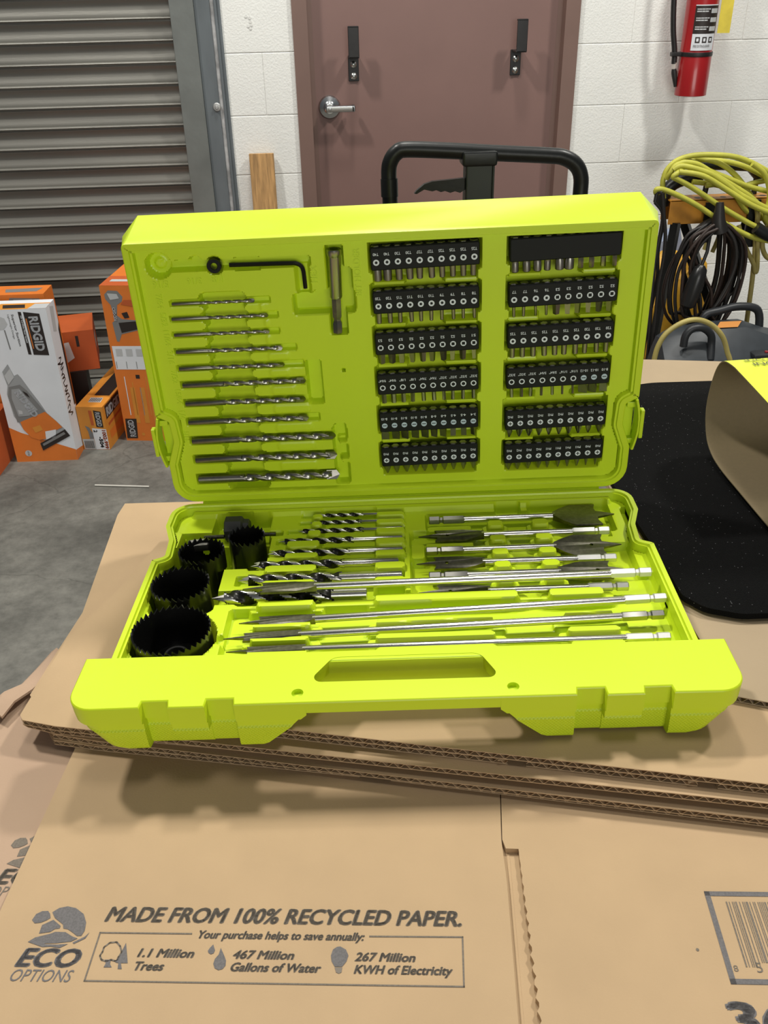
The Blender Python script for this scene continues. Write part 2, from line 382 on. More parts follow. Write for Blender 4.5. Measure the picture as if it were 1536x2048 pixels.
hook(0.155, 1.268, 1.0885, 0.0); hook(0.750, 1.277, 1.093, -0.006)

# ------------------------------------------------------------------ cardboard pile (its sheets run along SD, depth along SN)
SD = Vector((0.9627, -0.2706, 0)); SN = Vector((0.2706, 0.9627, 0))
def zpl(z):                                      # planes of the pile rise slightly to the right
    return lambda x, y: z + 0.0266 * (x + 0.22)
def sheet(mb, poly, zt, th, fdepth=0.03, nfront=2, mats=(0, 0, 1), warp=None):
    """corrugated board: outline poly (first nfront edges show their flutes), top surface zt(x, y), thickness th"""
    w = warp or (lambda x, y: 0.0)
    lin = 0.0006
    def lay(z0, z1, m):
        a = [(x, y, zt(x, y) + z0 + w(x, y)) for x, y in poly]; b = [(x, y, zt(x, y) + z1 + w(x, y)) for x, y in poly]
        n = len(poly)
        mb.add(a + b, [tuple(range(n - 1, -1, -1)), tuple(range(n, 2 * n))] + [(j, (j + 1) % n, (j + 1) % n + n, j + n) for j in range(n)], m)
    lay(-lin, 0, mats[0]); lay(-th, -th + lin, mats[1])
    inner = inset(poly, 0.006)
    a = [(x, y, zt(x, y) - th + lin * 0.5 + w(x, y)) for x, y in inner]; b = [(x, y, zt(x, y) - lin * 0.5 + w(x, y)) for x, y in inner]
    n = len(poly)
    mb.add(a + b, [(j, (j + 1) % n, (j + 1) % n + n, j + n) for j in range(n)], 2 if len(mats) > 2 else 0)
    for e in range(nfront):
        p, q = Vector((*poly[e], 0)), Vector((*poly[(e + 1) % n], 0)); d = (q - p); L = d.length
        if L < 0.01: continue
        d.normalize(); nn = Vector((-d.y, d.x, 0)); K = max(8, int(L / 0.0078 * 8)); v = []
        amp = th / 2 - lin
        for k in range(K + 1):
            s = L * k / K; ph = 2 * PI * s / 0.0078 + e
            for dep, dz in ((0.0065, 0.0002), (0.0001, 0.00022), (0.0001, -0.00022)):
                c = p + d * s + nn * dep; z = zt(c.x, c.y) - th / 2 + amp * math.sin(ph) + w(c.x, c.y) + dz; v.append((c.x, c.y, z))
        mb.add(v, [q for k in range(K) for q in ((3 * k, 3 * k + 1, 3 * k + 4, 3 * k + 3), (3 * k + 1, 3 * k + 2, 3 * k + 5, 3 * k + 4))], mats[0])
def front(x, x0, y0, s=-0.281): return (x, y0 + s * (x - x0))
def box_sheets(name, label, polys_u, polys_l, ztop, th=0.0047, col=card, w=None):
    t = empty(name, loc=(0.2, 0.55, ztop - 2 * th)); tag(t, label, 'cardboard', None)
    inv = t.matrix_world.inverted()
    for pan, polys in (('upper_panel', polys_u), ('lower_panel', polys_l)):
        z = ztop if pan == 'upper_panel' else ztop - th
        for p in polys:
            mb = MB(); sheet(mb, p, zpl(z), th - 0.0001, warp=w)
            mb.v = [tuple(inv @ Vector(p)) for p in mb.v]
            o = mb.build(pan, [col, col, flute], t, ang=30)
    return t
# three folded boxes, top to bottom; slots part the flaps along their front edges
YB = lambda x, y0: (x, y0 - 0.281 * x)
def fr(x, c): return (x, c - 0.281 * x)
def flaps(xs, c, back, xl):
    out = []
    for a, b in xs: out.append([fr(a, c), fr(b, c), fr(b, back), fr(a, back)])
    return out
C1, C2, C3 = 0.4436, 0.4422, 0.4345
t1 = box_sheets('folded_box', 'top flattened cardboard box of the pile under the green case', flaps([(-0.13, 0.64)], C1, 0.75, -0.13), flaps([(-0.13, 0.103), (0.1145, 0.2165), (0.228, 0.64)], C1 + 0.0005, 0.75, -0.13), 0.978)
p2 = [fr(-0.2299, C2 - 0.006), fr(-0.2049, C2 - 0.006), fr(0.64, C2), fr(0.64, 0.79), (-0.15, 0.760), (-0.1569, 0.7441), (-0.1899, 0.6508), (-0.2184, 0.5914), (-0.2331, 0.5027)]
p2 = [(-0.2299, 0.4972), (-0.2049, 0.4881)] + p2[2:]
t2 = box_sheets('folded_box', 'second flattened cardboard box down, creased, reaching left of the green case', [p2], [[(-0.2285, 0.499), (-0.206, 0.4895), fr(0.058, C2 + 0.0005), fr(0.058, 0.79)] + p2[4:]] + flaps([(0.0755, 0.169), (0.183, 0.64)], C2 + 0.0005, 0.80, 0), 0.9685)
p3 = [(-0.2091, 0.4905), (-0.1752, 0.4795), fr(0.64, C3), fr(0.64, 0.78), (-0.1365, 0.8118), (-0.2137, 0.8196), (-0.2173, 0.7971), (-0.2182, 0.6352), (-0.2285, 0.5805), (-0.2364, 0.5347)]
t3 = box_sheets('folded_box', 'lowest flattened cardboard box of the pile, dark printed patch at its left edge', [p3], [[(-0.2088, 0.4887), (-0.1752, 0.4785), fr(0.007, C3), fr(0.007, 0.78)] + p3[4:]] + flaps([(0.0275, 0.64)], C3, 0.80, 0), 0.959, 0.0043)
def decal(parent, mbfun, mats, name='print'): pass
# printing and dark patches on these boxes lie in their own panels
def add_patch(obj, polys, z, matx):
    me = obj.data; bm = bmesh.new(); bm.from_mesh(me); idx = len(me.materials); me.materials.append(matx)
    off = obj.matrix_local.translation + (obj.parent.matrix_local.translation if obj.parent else Vector())
    for poly in polys:
        vs = [bm.verts.new((x - off.x, y - off.y, z(x, y) - off.z)) for x, y in poly]
        f = bm.faces.new(vs); f.material_index = idx; f.normal_update()
        if f.normal.z < 0: f.normal_flip()
    bm.to_mesh(me); bm.free()
up = lambda t: [c for c in t.children if c.name.startswith('upper')][0]
add_patch(up(t3), [[(-0.2217, 0.6378), (-0.209, 0.6364), (-0.223, 0.600)]], lambda x, y: zpl(0.9594)(x, y), tealm)
add_patch(up(t1), [[(-0.08, 0.4715), (0.0036, 0.4590), (0.0362, 0.452), (0.0971, 0.4405), (0.115, 0.4352), (0.16, 0.4165), (0.1928, 0.4114), (0.1933, 0.4168), (0.14, 0.43), (0.105, 0.456), (0.0232, 0.4640), (-0.08, 0.49)]], lambda x, y: zpl(0.9784)(x, y), tealm)  # dark teal band along the front of the top panel

# upper right box under the black foam
u0 = empty('folded_box', loc=(0.45, 0.7, 0.985)); tag(u0, 'pale flattened box at right, lying under the black foam sheet', 'cardboard')
mb = MB(); zu = lambda x, y: 0.9886 + 0.0266 * (x + 0.02)
sheet(mb, [(0.262, 0.4445), (0.70, 0.246), (0.70, 0.962), (0.262, 1.080)], zu, 0.0048, nfront=1)
inv = u0.matrix_world.inverted(); mb.v = [tuple(inv @ Vector(p)) for p in mb.v]
uo = mb.build('upper_panel', [card2, card2, flute], u0, ang=30)
add_patch(uo, [[(0.2715, 0.5317), (0.2652, 0.5083), (0.2682, 0.5083), (0.2745, 0.5317)]], lambda x, y: zu(x, y) + 0.0004, inkb)
# the printed box in front: two panels either side of a cut, with a slot
EM = M3([[0.99223, 0.12154, -0.02659], [-0.12158, 0.99258, 0.0], [0.02639, 0.00323, 0.99965]], (-0.1454, 0.3408, 0.9522))
eco = empty('printed_box', M=EM); tag(eco, 'large flattened cardboard box in front, printed with the recycled paper notice', 'cardboard')
def board(mb, poly, top, th, mat=0):             # mm, in the printed box's own plane
    mb.prism(poly, top - th, top, mat)
mb = MB(); board(mb, [(-65, -140), (233.2, -140), (233.0, 30), (231.6, 60), (233.6, 108), (233.6, 330), (-65, 330)], 0, 4.2)
Z = 0.25
text(mb, 'MADE FROM 100% RECYCLED PAPER.', 0, 0, Z, 205.2, 9.4, 1, bold=B2, shear=0.25)
text(mb, 'Your purchase helps to save annually:', 57, -11.2, Z, 94, 6.2, 1, bold=B2, shear=0.25)
for st, x, y, w, h in (('1.1 Million', 25.3, -21.5, 31.4, 4.9), ('Trees', 25.6, -29.3, 16, 4.9), ('467 Million', 79.1, -21.6, 33.7, 4.9), ('Gallons of Water', 79.2, -28.9, 49.3, 4.9), ('267 Million', 146.8, -21.8, 32.9, 4.9), ('KWH of Electricity', 146.9, -30.6, 53, 6.4)):
    text(mb, st, x, y, Z, w, h, 1, bold=B2, shear=0.25)
def line(mb, a, b, w, z, mat):
    a = Vector(a); b = Vector(b); d = (b - a).normalized(); n = Vector((-d.y, d.x)) * w / 2; d = d * w / 2
    mb.add([(*(a - d - n), z), (*(b + d - n), z), (*(b + d + n), z), (*(a - d + n), z)], [(0, 1, 2, 3)], mat)
for a, b in (((-0.5, -7.2), (52.4, -7.0)), ((154.2, -7.0), (205.9, -6.6)), ((205.9, -6.6), (205.9, -35.3)), ((205.9, -35.3), (0, -35.9)), ((0, -35.9), (-0.5, -7.2))): line(mb, a, b, 0.9, Z, 1)
LOGO = {'big': [(-33.2, 5.4), (-30.1, 8.2), (-25.4, 9.4), (-20.0, 8.3), (-14.1, 4.5), (-10.8, -0.9), (-9.9, -6.2), (-10.8, -9.4), (-13.3, -9.5), (-16.5, -7.4), (-20.2, -5.3), (-22.9, -4.9), (-24.0, -2.4), (-30.4, 1.8)],
        'small': [(-43.4, 0.2), (-42.4, 4.1), (-39.5, 6.0), (-36.0, 6.2), (-34.2, 4.4), (-32.9, 1.7), (-34.6, 0.2), (-37.5, -1.4), (-41.0, -1.9)],
        'trunk': [(-36.2, -3.0), (-30.7, 0.5), (-25.0, -3.4), (-25.1, -4.9), (-27.7, -5.3), (-29.8, -7.2), (-36.0, -8.3)],
        'low': [(-40.5, -13.6), (-37.3, -10.8), (-29.4, -8.4), (-26.8, -7.1), (-20.8, -7.2), (-15.9, -9.8), (-12.4, -11.0), (-15.5, -13.0), (-23.7, -14.1), (-30, -14.3), (-30.6, -14.7), (-23.5, -15.0), (-16.8, -14.5), (-20.8, -17.0), (-26.2, -16.2), (-30.9, -16.6)],
        'swoosh': [(-14.5, -13.6), (-8.7, -9.9), (-6.7, -7.0), (-7.9, -10.9), (-13.4, -14.4)]}
def logo(mb, dx, dy, z, mat):
    for k in LOGO: mb.flat([(x + dx, y + dy) for x, y in LOGO[k]], z, mat)
    text(mb, 'ECO', -41.8 + dx, -28.2 + dy, z, 34.5, 10.6, mat, bold=B2, shear=0.25)
    text(mb, 'OPTIONS', -42 + dx, -36.9 + dy, z, 34.5, 7.0, mat, bold=B0, shear=0.25)
logo(mb, 0, 0, Z, 2)
tree = [(8.7, -24.5), (5.5, -23.6), (3.8, -21.1), (4.6, -19.0), (4.6, -16.0), (7.1, -13.3), (10.9, -12.8), (13.6, -15.3), (15.6, -18.8), (14.6, -21.9), (14.4, -24.4), (10.8, -23.5)]
tree = rpoly(tree, 1.4, 3)
for i in range(len(tree)): line(mb, tree[i], tree[(i + 1) % len(tree)], 0.9, Z, 1)
for k in ([(16.4, -13.2), (20.9, -25.3), (17.1, -25.4), (18.6, -28.8), (16.3, -28.8), (15.7, -25.4), (13.6, -24.9), (15.5, -19.9), (15.7, -17.3)], [(7.5, -23.5), (10.8, -23.5), (11.1, -26.0), (12.7, -27.9), (8.1, -28.0), (8.6, -25.7)],
          [(66.4, -13.4), (68.1, -16.9), (67.7, -18.7), (66.2, -19.3), (64.8, -18.5), (64.1, -17.3), (64.9, -15.5)], [(71.1, -15.4), (73.9, -19.9), (75.5, -22.8), (75.8, -25.8), (74.6, -27.8), (72.4, -28.5), (70.1, -27.4), (68.8, -24.9), (69.1, -22.0), (70.7, -19.4)],
          [(136.2, -13.7), (138.0, -13.4), (141.3, -15.2), (143.0, -18.7), (142.2, -22.2), (140.1, -25.3), (136.0, -25.4), (134.0, -22.3), (133.3, -19.0), (134.1, -15.3)]):
    mb.flat(k, Z, 2)
mb.flat([(136.0, -25.8), (140.2, -25.7), (140.0, -28.5), (138.6, -29.3), (137.0, -28.6)], Z, 3)
mb.build('left_panel', [card, ink, inkb, pm('faded_print', (0.19, 0.16, 0.13), 0.8)], eco, scale=0.001, ang=30)
mb = MB()
wob = [(241.6 + 0.5 * math.sin(k * 1.9) + 0.4 * math.sin(k * 4.3) + k * 0.06, 53 - k * 2.4) for k in range(80)]
board(mb, [(233.9, 53.2)] + wob + [(470, -140), (470, 330), (234.2, 330), (234.2, 108), (232.2, 60)], 0, 4.2)
for a, b in (((347, 23), (560, 23)), ((560, 23), (560, -29.8)), ((560, -29.8), (347, -29.8)), ((347, -29.8), (347, 23))): line(mb, a, b, 3.0, Z, 2)
x = 356
rb = random.Random(5)
while x < 452:
    w = rb.choice([0.45, 0.45, 0.8, 1.2]); mb.add([(x, -19 if x > 364 else -21.6, Z), (x + w, -19 if x > 364 else -21.6, Z), (x + w, 17.9, Z), (x, 17.9, Z)], [(0, 1, 2, 3)], 1); x += w + rb.choice([0.5, 0.5, 0.9, 1.3])
text(mb, '8', 349.3, -24.2, Z, 2.4, 3.5, 1, bold=B0); text(mb, '5', 361.2, -24.6, Z, 3.2, 5.6, 1, bold=B0)
text(mb, '36', 340.5, -58, Z, 31, 16.5, 2, bold=B2)
mb.flat(circle(333, -12, 0.9, 8), Z, 1); 
mb.build('right_panel', [card, ink, inkb], eco, scale=0.001, ang=30)
mb = MB(); board(mb, [(232.5, -140), (246, -140), (246, 60), (228, 60), (228, -140)], -4.25, 0.35)
mb.box(234.6, 236.2, -140, 52, -4.4, -3.9, 0)
mb.build('glue_flap', card, eco, scale=0.001, ang=30)

# sheet below it at the left edge of the picture
l1 = MB()
l1.prism([(-330, -140), (480, -140), (480, 330), (-60, 330), (-92, 262), (-101, 226), (-108, 205), (-330, 120)], -9.4, -4.8, 0)
logo(l1, -36.9, 55.8, -4.55, 1)
l1o = l1.build('printed_box', [cardP, ink], None, EM, scale=0.001, ang=30)
tag(l1o, 'pinkish flattened box at the left edge, its logo half covered by the large printed box', 'cardboard')
mb = MB()                                           # its torn flap curling up behind the pile
pth = [(-0.2640, 0.5250), (-0.2585, 0.5395), (-0.2500, 0.5560), (-0.2400, 0.5720), (-0.2310, 0.5890)]
rings = []
for i, (x, y) in enumerate(pth):
    k = i / 4; b = 0.004 * math.sin(i * 2.1)
    rings.append([(x - 0.007, y + 0.006, 0.938), (x - 0.0045, y + 0.004, 0.949 + b), (x + 0.002, y, 0.956 + b), (x + 0.010, y - 0.006, 0.953 + b * 0.5), (x + 0.010, y - 0.006, 0.951 + b * 0.5), (x + 0.002, y, 0.9535 + b), (x - 0.003, y + 0.003, 0.947 + b), (x - 0.0055, y + 0.005, 0.938)])
mb.loft(rings, 0, True, True)
fo = mb.build('cardboard_flap', cardP, None, ang=60); tag(fo, 'narrow torn cardboard flap curling up at the left rim of the pile', 'cardboard')

# carton that carries the pile
mb = MB(); mb.box(-0.18, 0.62, 0.14, 0.78, 0.16, 0.9375, 0, bev=0.004)
co = mb.build('bulk_carton', card2); tag(co, 'tall brown carton that carries the pile of flattened boxes', 'box')
mb = MB()
for x in (-0.2, 0.1, 0.4):
    pass
pal = empty('wooden_pallet', loc=(0.215, 0.535, 0)); tag(pal, 'low wooden pallet under the tall carton', 'pallet')
wood = pm('raw_wood', (0.42, 0.26, 0.12), 0.7, var=0.35, vscale=14, stretch=(6, 6, 0.6), bump=0.1, bscale=200)
for i in range(6):
    m_ = MB(); m_.box(-0.46, 0.46, -0.045, 0.045, 0.138, 0.16, 0, bev=0.002); m_.build('deck_board', wood, pal, T((0, -0.40 + i * 0.16, 0)))
for i in range(3):
    m_ = MB(); m_.box(-0.02, 0.02, -0.45, 0.45, 0.0, 0.138, 0, bev=0.002); m_.build('stringer', wood, pal, T((-0.43 + i * 0.43, 0, 0)))

# black foam sheet
foamm = pm('black_foam', (0.005, 0.005, 0.005), 0.95, bump=0.9, bscale=1400, spec=0.12)
def sparkle(m):
    nt = m.node_tree; b = nt.nodes['Principled BSDF']; tc = nt.nodes.new('ShaderNodeTexCoord')
    v = nt.nodes.new('ShaderNodeTexVoronoi'); v.inputs['Scale'].default_value = 560; nt.links.new(tc.outputs['Object'], v.inputs['Vector'])
    wn = nt.nodes.new('ShaderNodeMath'); wn.operation = 'LESS_THAN'; wn.inputs[1].default_value = 0.20; nt.links.new(v.outputs['Distance'], wn.inputs[0])
    sp = nt.nodes.new('ShaderNodeSeparateColor'); nt.links.new(v.outputs['Color'], sp.inputs[0])
    gt = nt.nodes.new('ShaderNodeMath'); gt.operation = 'GREATER_THAN'; gt.inputs[1].default_value = 0.93; nt.links.new(sp.outputs[0], gt.inputs[0])
    mu = nt.nodes.new('ShaderNodeMath'); mu.operation = 'MULTIPLY'; nt.links.new(wn.outputs[0], mu.inputs[0]); nt.links.new(gt.outputs[0], mu.inputs[1])
    mx = nt.nodes.new('ShaderNodeMix'); mx.data_type = 'RGBA'; mx.inputs['A'].default_value = (0.005, 0.005, 0.0052, 1); mx.inputs['B'].default_value = (0.22, 0.22, 0.23, 1)
    nt.links.new(mu.outputs[0], mx.inputs['Factor']); nt.links.new(mx.outputs['Result'], b.inputs['Base Color'])
sparkle(foamm)
fout = rpoly([(0.2635, 0.549), (0.275, 0.5318), (0.2993, 0.5204), (0.3203, 0.5190), (0.48, 0.500), (0.66, 0.470), (0.66, 0.88), (0.52, 0.915), (0.452, 0.940), (0.374, 0.952), (0.300, 0.932), (0.2640, 0.86)], [0.01, 0.02, 0.03, 0.02, 0, 0.04, 0.04, 0, 0.05, 0.05, 0.04, 0.04], 4)
def foam_z(x, y):
    return zu(x, y) + 0.0020 + 0.012 * math.exp(-((y - 0.885) / 0.055) ** 2) + 0.0015 * math.sin(y * 22 + x * 5)
mb = MB()
bmf = bmesh.new()
vs = [bmf.verts.new((x, y, 0)) for x, y in fout]; bmf.faces.new(vs)
bmesh.ops.triangulate(bmf, faces=bmf.faces[:])
for k in range(4): bmesh.ops.subdivide_edges(bmf, edges=[e for e in bmf.edges if e.calc_length() > 0.02], cuts=1, use_grid_fill=False); bmesh.ops.triangulate(bmf, faces=bmf.faces[:])
bmf.verts.index_update()
fv = [v.co.copy() for v in bmf.verts]; ff = [[q.index for q in f.verts] for f in bmf.faces]; fb = [[v.index for v in e.verts] for e in bmf.edges if e.is_boundary]
fl0 = [(v.x, v.y, foam_z(v.x, v.y)) for v in fv]; fl1 = [(v.x, v.y, foam_z(v.x, v.y) + 0.005) for v in fv]; nfv = len(fv)
up_ = bmf.faces[:][0].normal.z if True else 1
bmf.normal_update(); flip = sum(f.normal.z for f in bmf.faces) < 0
if flip: ff = [f[::-1] for f in ff]
mb.add(fl0 + fl1, [f[::-1] for f in ff] + [[i + nfv for i in f] for f in ff] + [(a, b, b + nfv, a + nfv) for a, b in fb], 0); bmf.free()
fo = mb.build('foam_sheet', foamm, ang=60); tag(fo, 'black speckled foam sheet lying to the right of the green case', 'foam')

# curled packaging card, green outside and brown inside
prof = [(0.10, 1.004), (0.55, 1.0045), (0.600, 1.0048), (0.680, 1.0052), (0.735, 1.0060), (0.762, 1.0125), (0.776, 1.0260), (0.7835, 1.0480), (0.7815, 1.0740), (0.775, 1.0940), (0.7639, 1.1040), (0.745, 1.1068), (0.7308, 1.1064), (0.698, 1.1045), (0.660, 1.1020)]
prof = [(y, z + 0.0062 - max(0, z - 1.005) * 0.04) for y, z in prof[1:]]
def smooth_path(p, n=4):
    out = []
    for i in range(len(p) - 1):
        p0 = p[max(i - 1, 0)]; p1 = p[i]; p2_ = p[i + 1]; p3_ = p[min(i + 2, len(p) - 1)]
        for k in range(n):
            t = k / n; out.append(tuple(0.5 * ((2 * b) + (-a + c) * t + (2 * a - 5 * b + 4 * c - d) * t * t + (-a + 3 * b - 3 * c + d) * t ** 3) for a, b, c, d in zip(p0, p1, p2_, p3_)))
    out.append(tuple(p[-1])); return out
pr = smooth_path(prof); N = len(pr); inn = []; out_ = []
for i, (y, z) in enumerate(pr):
    a = pr[max(i - 1, 0)]; b = pr[min(i + 1, N - 1)]; ty, tz = b[0] - a[0], b[1] - a[1]; l = math.hypot(ty, tz); ny, nz = tz / l, -ty / l
    out_.append((y + ny * 0.0009, z + nz * 0.0009)); inn.append((y, z))
mb = MB(); X0, X1 = 0.366, 0.66
v = []; f = []; mt = []
for i in range(N):
    zr = 0.0266 * 0.29
    v += [(X0, *inn[i]), (X1, inn[i][0], inn[i][1] + (zr)), (X0, *out_[i]), (X1, out_[i][0], out_[i][1] + zr)]
for i in range(N - 1):
    a = 4 * i; b = a + 4
    f += [(a, b, b + 1, a + 1), (a + 2, a + 3, b + 3, b + 2), (a, a + 2, b + 2, b)]; mt += [0, 1, 0]
mb.add(v, f, mt)
def ontop(p):                                      # lettering wrapped on the card's top: p = (x, distance from the fold)
    x, d, _ = p; y = 0.768 - d
    ys = [q[0] for q in out_]; k = min(range(N // 2, N), key=lambda i: abs(ys[i] - y)); 
    return (x, y, out_[k][1] + 0.0266 * (x - 0.366) * (0.29 / 0.294) + 0.0012)
for st, x, d, w, h in (('INCLUT', 0.381, 0.010, 0.034, 0.006), ('INCLUYE', 0.384, 0.021, 0.045, 0.007), ('Carbon black', 0.405, 0.044, 0.06, 0.0035)):
    text(mb, st, 0, 0, 0, w, h, 2, bold=B1, warp=lambda p, x=x, d=d, h=h: ontop((x + p[0], d + h - p[1], 0)))
for a, b, c, d in ((0.405, 0.409, 0.052, 0.09), (0.405, 0.50, 0.052, 0.0535), (0.425, 0.47, 0.06, 0.085)):
    mb.add([ontop((a, d, 0)), ontop((b, d, 0)), ontop((b, c, 0)), ontop((a, c, 0))], [(0, 1, 2, 3)], 2)
co = mb.build('packaging_card', [cardin, pm('lime_card', (0.62, 0.70, 0.03), 0.45), pm('card_print', (0.10, 0.11, 0.02), 0.6)], ang=60)
tag(co, 'curled packaging card, lime outside and brown inside, on the black foam', 'packaging')

# ------------------------------------------------------------------ the green tool case (tray space: x right, y towards the hinge's far side, z out of the tray; millimetres)
CM = M3([[0.9962, 0.0823, -0.0278], [-0.0823, 0.9966, 0.0023], [0.0279, 0.0, 0.9996]], (0.0577, 0.6878, 1.026))
LM = M3([[0.9962, 0.0812, -0.0310], [-0.0823, 0.9960, -0.0351], [0.0280, 0.0375, 0.9989]], (0.0573, 0.6878, 1.026)) @ RX(90)
case = empty('tool_case', M=CM); tag(case, 'bright lime green plastic tool case, open on the cardboard pile', 'tool case')

def ss(t): t = np.clip(t, 0, 1); return t * t * (3 - 2 * t)
def sdr(X, Y, x0, x1, y0, y1, r=1.5):             # signed distance of a rounded rectangle (negative inside)
    cx, cy, hx, hy = (x0 + x1) / 2, (y0 + y1) / 2, abs(x1 - x0) / 2, abs(y1 - y0) / 2; r = min(r, hx, hy)
    qx = np.abs(X - cx) - hx + r; qy = np.abs(Y - cy) - hy + r
    return np.hypot(np.maximum(qx, 0), np.maximum(qy, 0)) + np.minimum(np.maximum(qx, qy), 0) - r
def sdc(X, Y, cx, cy, r): return np.hypot(X - cx, Y - cy) - r
class Field:
    def __init__(s, x0, x1, y0, y1, d, base):
        s.xs = np.arange(x0, x1 + d / 2, d); s.ys = np.arange(y0, y1 + d / 2, d)
        s.X, s.Y = np.meshgrid(s.xs, s.ys); s.H = np.full(s.X.shape, float(base))
    def cut(s, sd, depth, soft=1.6):               # sink to depth inside
        t = ss(0.5 - sd / soft); s.H = np.minimum(s.H, s.H * (1 - t) + np.minimum(s.H, depth) * t)
    def raise_(s, sd, h, soft=1.6):
        t = ss(0.5 - sd / soft); s.H = np.maximum(s.H, s.H * (1 - t) + np.maximum(s.H, h) * t)
    def mesh(s, mb, keep, mat=0):
        ny, nx = s.X.shape; kv = keep(s.X, s.Y)
        idx = -np.ones(s.X.shape, int); used = np.zeros(s.X.shape, bool)
        c = kv[:-1, :-1] & kv[1:, :-1] & kv[:-1, 1:] & kv[1:, 1:]
        used[:-1, :-1] |= c; used[1:, :-1] |= c; used[:-1, 1:] |= c; used[1:, 1:] |= c
        idx[used] = np.arange(used.sum()); v = np.stack([s.X[used], s.Y[used], s.H[used]], 1)
        j, i = np.nonzero(c)
        f = np.stack([idx[j, i], idx[j, i + 1], idx[j + 1, i + 1], idx[j + 1, i]], 1)
        mb.add([tuple(p) for p in v.tolist()], [tuple(q) for q in f.tolist()], mat)
def inside(poly):
    P = np.array(poly)
    def fn(X, Y):
        r = np.zeros(X.shape, bool); n = len(P)
        for i in range(n):
            x0, y0 = P[i - 1]; x1, y1 = P[i]
            if y0 == y1: continue
            c = ((y0 > Y) != (y1 > Y)) & (X < (x1 - x0) * (Y - y0) / (y1 - y0) + x0); r ^= c
        return r
    return fn
def ring_loops(poly, prof): return [[(x, y, h) for x, y in inset(poly, d)] for d, h in prof]

# ---- things in the tray, so the recesses can follow them
SAWS = [(-164.5, -179.5, 28.2, 'widest black hole saw, nearest the front left corner of the green case'),
        (-169.5, -122.5, 22.4, 'second widest black hole saw, right behind the widest one'),
        (-161.4, -77.0, 18.6, 'medium black hole saw with a lime hole showing through its floor'),
        (-127.6, -56.5, 15.2, 'smallest black hole saw, beside the dark arbor')]
BRADS = [(-76.2, 1.2, -15.8, 3.9, -33), (-77.7, 1.1, -27.4, 4.0, -34), (-86.7, 1.5, -40.8, 4.6, -32), (-101.5, 1.4, -56.2, 5.8, -40), (-108.7, 1.5, -74.0, 6.5, -42), (-120.2, -1.9, -91.1, 7.8, -46), (-127.8, 0.9, -110.9, 9.6, -47), (-145.0, -26.0, -132.0, 12.0, -52)]
SPADES = [(181.0, 24.3, -31.6, 38.5), (14.8, 171.4, -57.2, 17.0), (176.9, 20.4, -78.7, 26.5), (12.2, 168.6, -97.3, 14.4), (175.0, 21.5, -114.1, 20.5), (12.9, 169.6, -135.8, 13.5)]
LONGS = [((-119.0, -165.0, -8.0), (192.0, -155.5, -4.2), 11.2), ((-127.7, -182.5, -8.0), (186.1, -173.0, -6.0), 8.8), ((-123.4, -197.3, -8.0), (184.5, -197.0, -7.0), 8.0)]

# ---- base
bo = rpoly([(-200.2, -219), (200.2, -219), (200.2, -88), (190.8, -83), (192.5, -60), (200.2, -37), (200.2, 0.6), (-200.2, 0.6), (-200.2, -37), (-192.5, -60), (-190.8, -83), (-200.2, -88)],
           [3, 3, 2.5, 3, 12, 10, 28, 28, 10, 12, 3, 2.5], 6)
mb = MB()
bot = [[(x * 0.985, y, h) for x, y in inset(bo, d)] for d, h in ((6, -40), (1.8, -37.5), (0.6, -18), (0.6, -15.5), (0.1, -14.5), (0.0, -1.0), (0.3, -0.3), (1.0, 0))]
mb.loft(bot, 0, True, False)
mb.loft(ring_loops(bo, ((1.0, 0), (4.6, 0), (5.1, -1.6), (6.6, -1.6), (7.4, -9.0))), 0)
F = Field(-196, 196, -214, -2, 1.0, -8.0)
X, Y = F.X, F.Y
# back groove and ridge along the hinge side
F.raise_(sdr(X, Y, -182, 182, -13, -4.5, 2), -4.5)
# brad point drill rows
F.cut(sdr(X, Y, -68, -21, -126, -10, 3), -17.0, 2.4)
for i, (x0, x1, y, d, xf) in enumerate(BRADS):
    F.cut(sdr(X, Y, x0 - (9 if i < 3 else 1.5), max(x1, 1) + 1.5, y - d / 2 - 1.0, y + d / 2 + 1.0, 1.2), -8 - d / 2 - 1.5)
F.cut(sdr(X, Y, -146, -19, -140, -124, 3), -16.5, 2.4)
for i in range(len(BRADS) - 1):
    ya = BRADS[i][2] - BRADS[i][3] / 2; yb = BRADS[i + 1][2] + BRADS[i + 1][3] / 2
    g = (ya - yb) / 2 - 0.4; ym = (ya + yb) / 2
    xl = (-66, -66, -68, -94, -94, -108, -108)[i] - (10 if i < 3 else 0)
    F.raise_(sdr(X, Y, xl, -66, ym - g, ym + g, min(g, 4)), -4.2)
    F.raise_(sdr(X, Y, -21, 4, ym - g, ym + g, min(g, 4)), -4.2)
F.raise_(sdr(X, Y, -20, 12, -127, -117, 3), -4.2)
# short spade bits: wide pocket with posts between the rows
sp = np.minimum(sdr(X, Y, 22, 172, -144, -20, 3), sdr(X, Y, 110, 178, -56, -10, 4)); sp = np.minimum(sp, sdr(X, Y, 8, 60, -146, -46, 4)); sp = np.minimum(sp, sdr(X, Y, 150, 183, -140, -66, 4))
F.cut(sp, -15.5, 2.4)
F.cut(sdr(X, Y, 82, 103, -21, -9, 2), -15.5, 2.0)
for i, ym in enumerate((-45.0, -67.5, -88.0, -106.0, -125.5)):
    for (a, b) in ((72, 86.5), (109, 124)):
        F.raise_(sdr(X, Y, a, b, ym - 5.2, ym + 5.2, 4), -3.4, 2.0)
        F.raise_(sdr(X, Y, a - 4, b + 4, ym - 5.8, ym + 5.8, 4), -9.5, 2.0)
F.raise_(sdr(X, Y, 22, 60, -49, -40, 3), -8.0); F.raise_(sdr(X, Y, 8, 20, -90, -68, 3), -7.0)
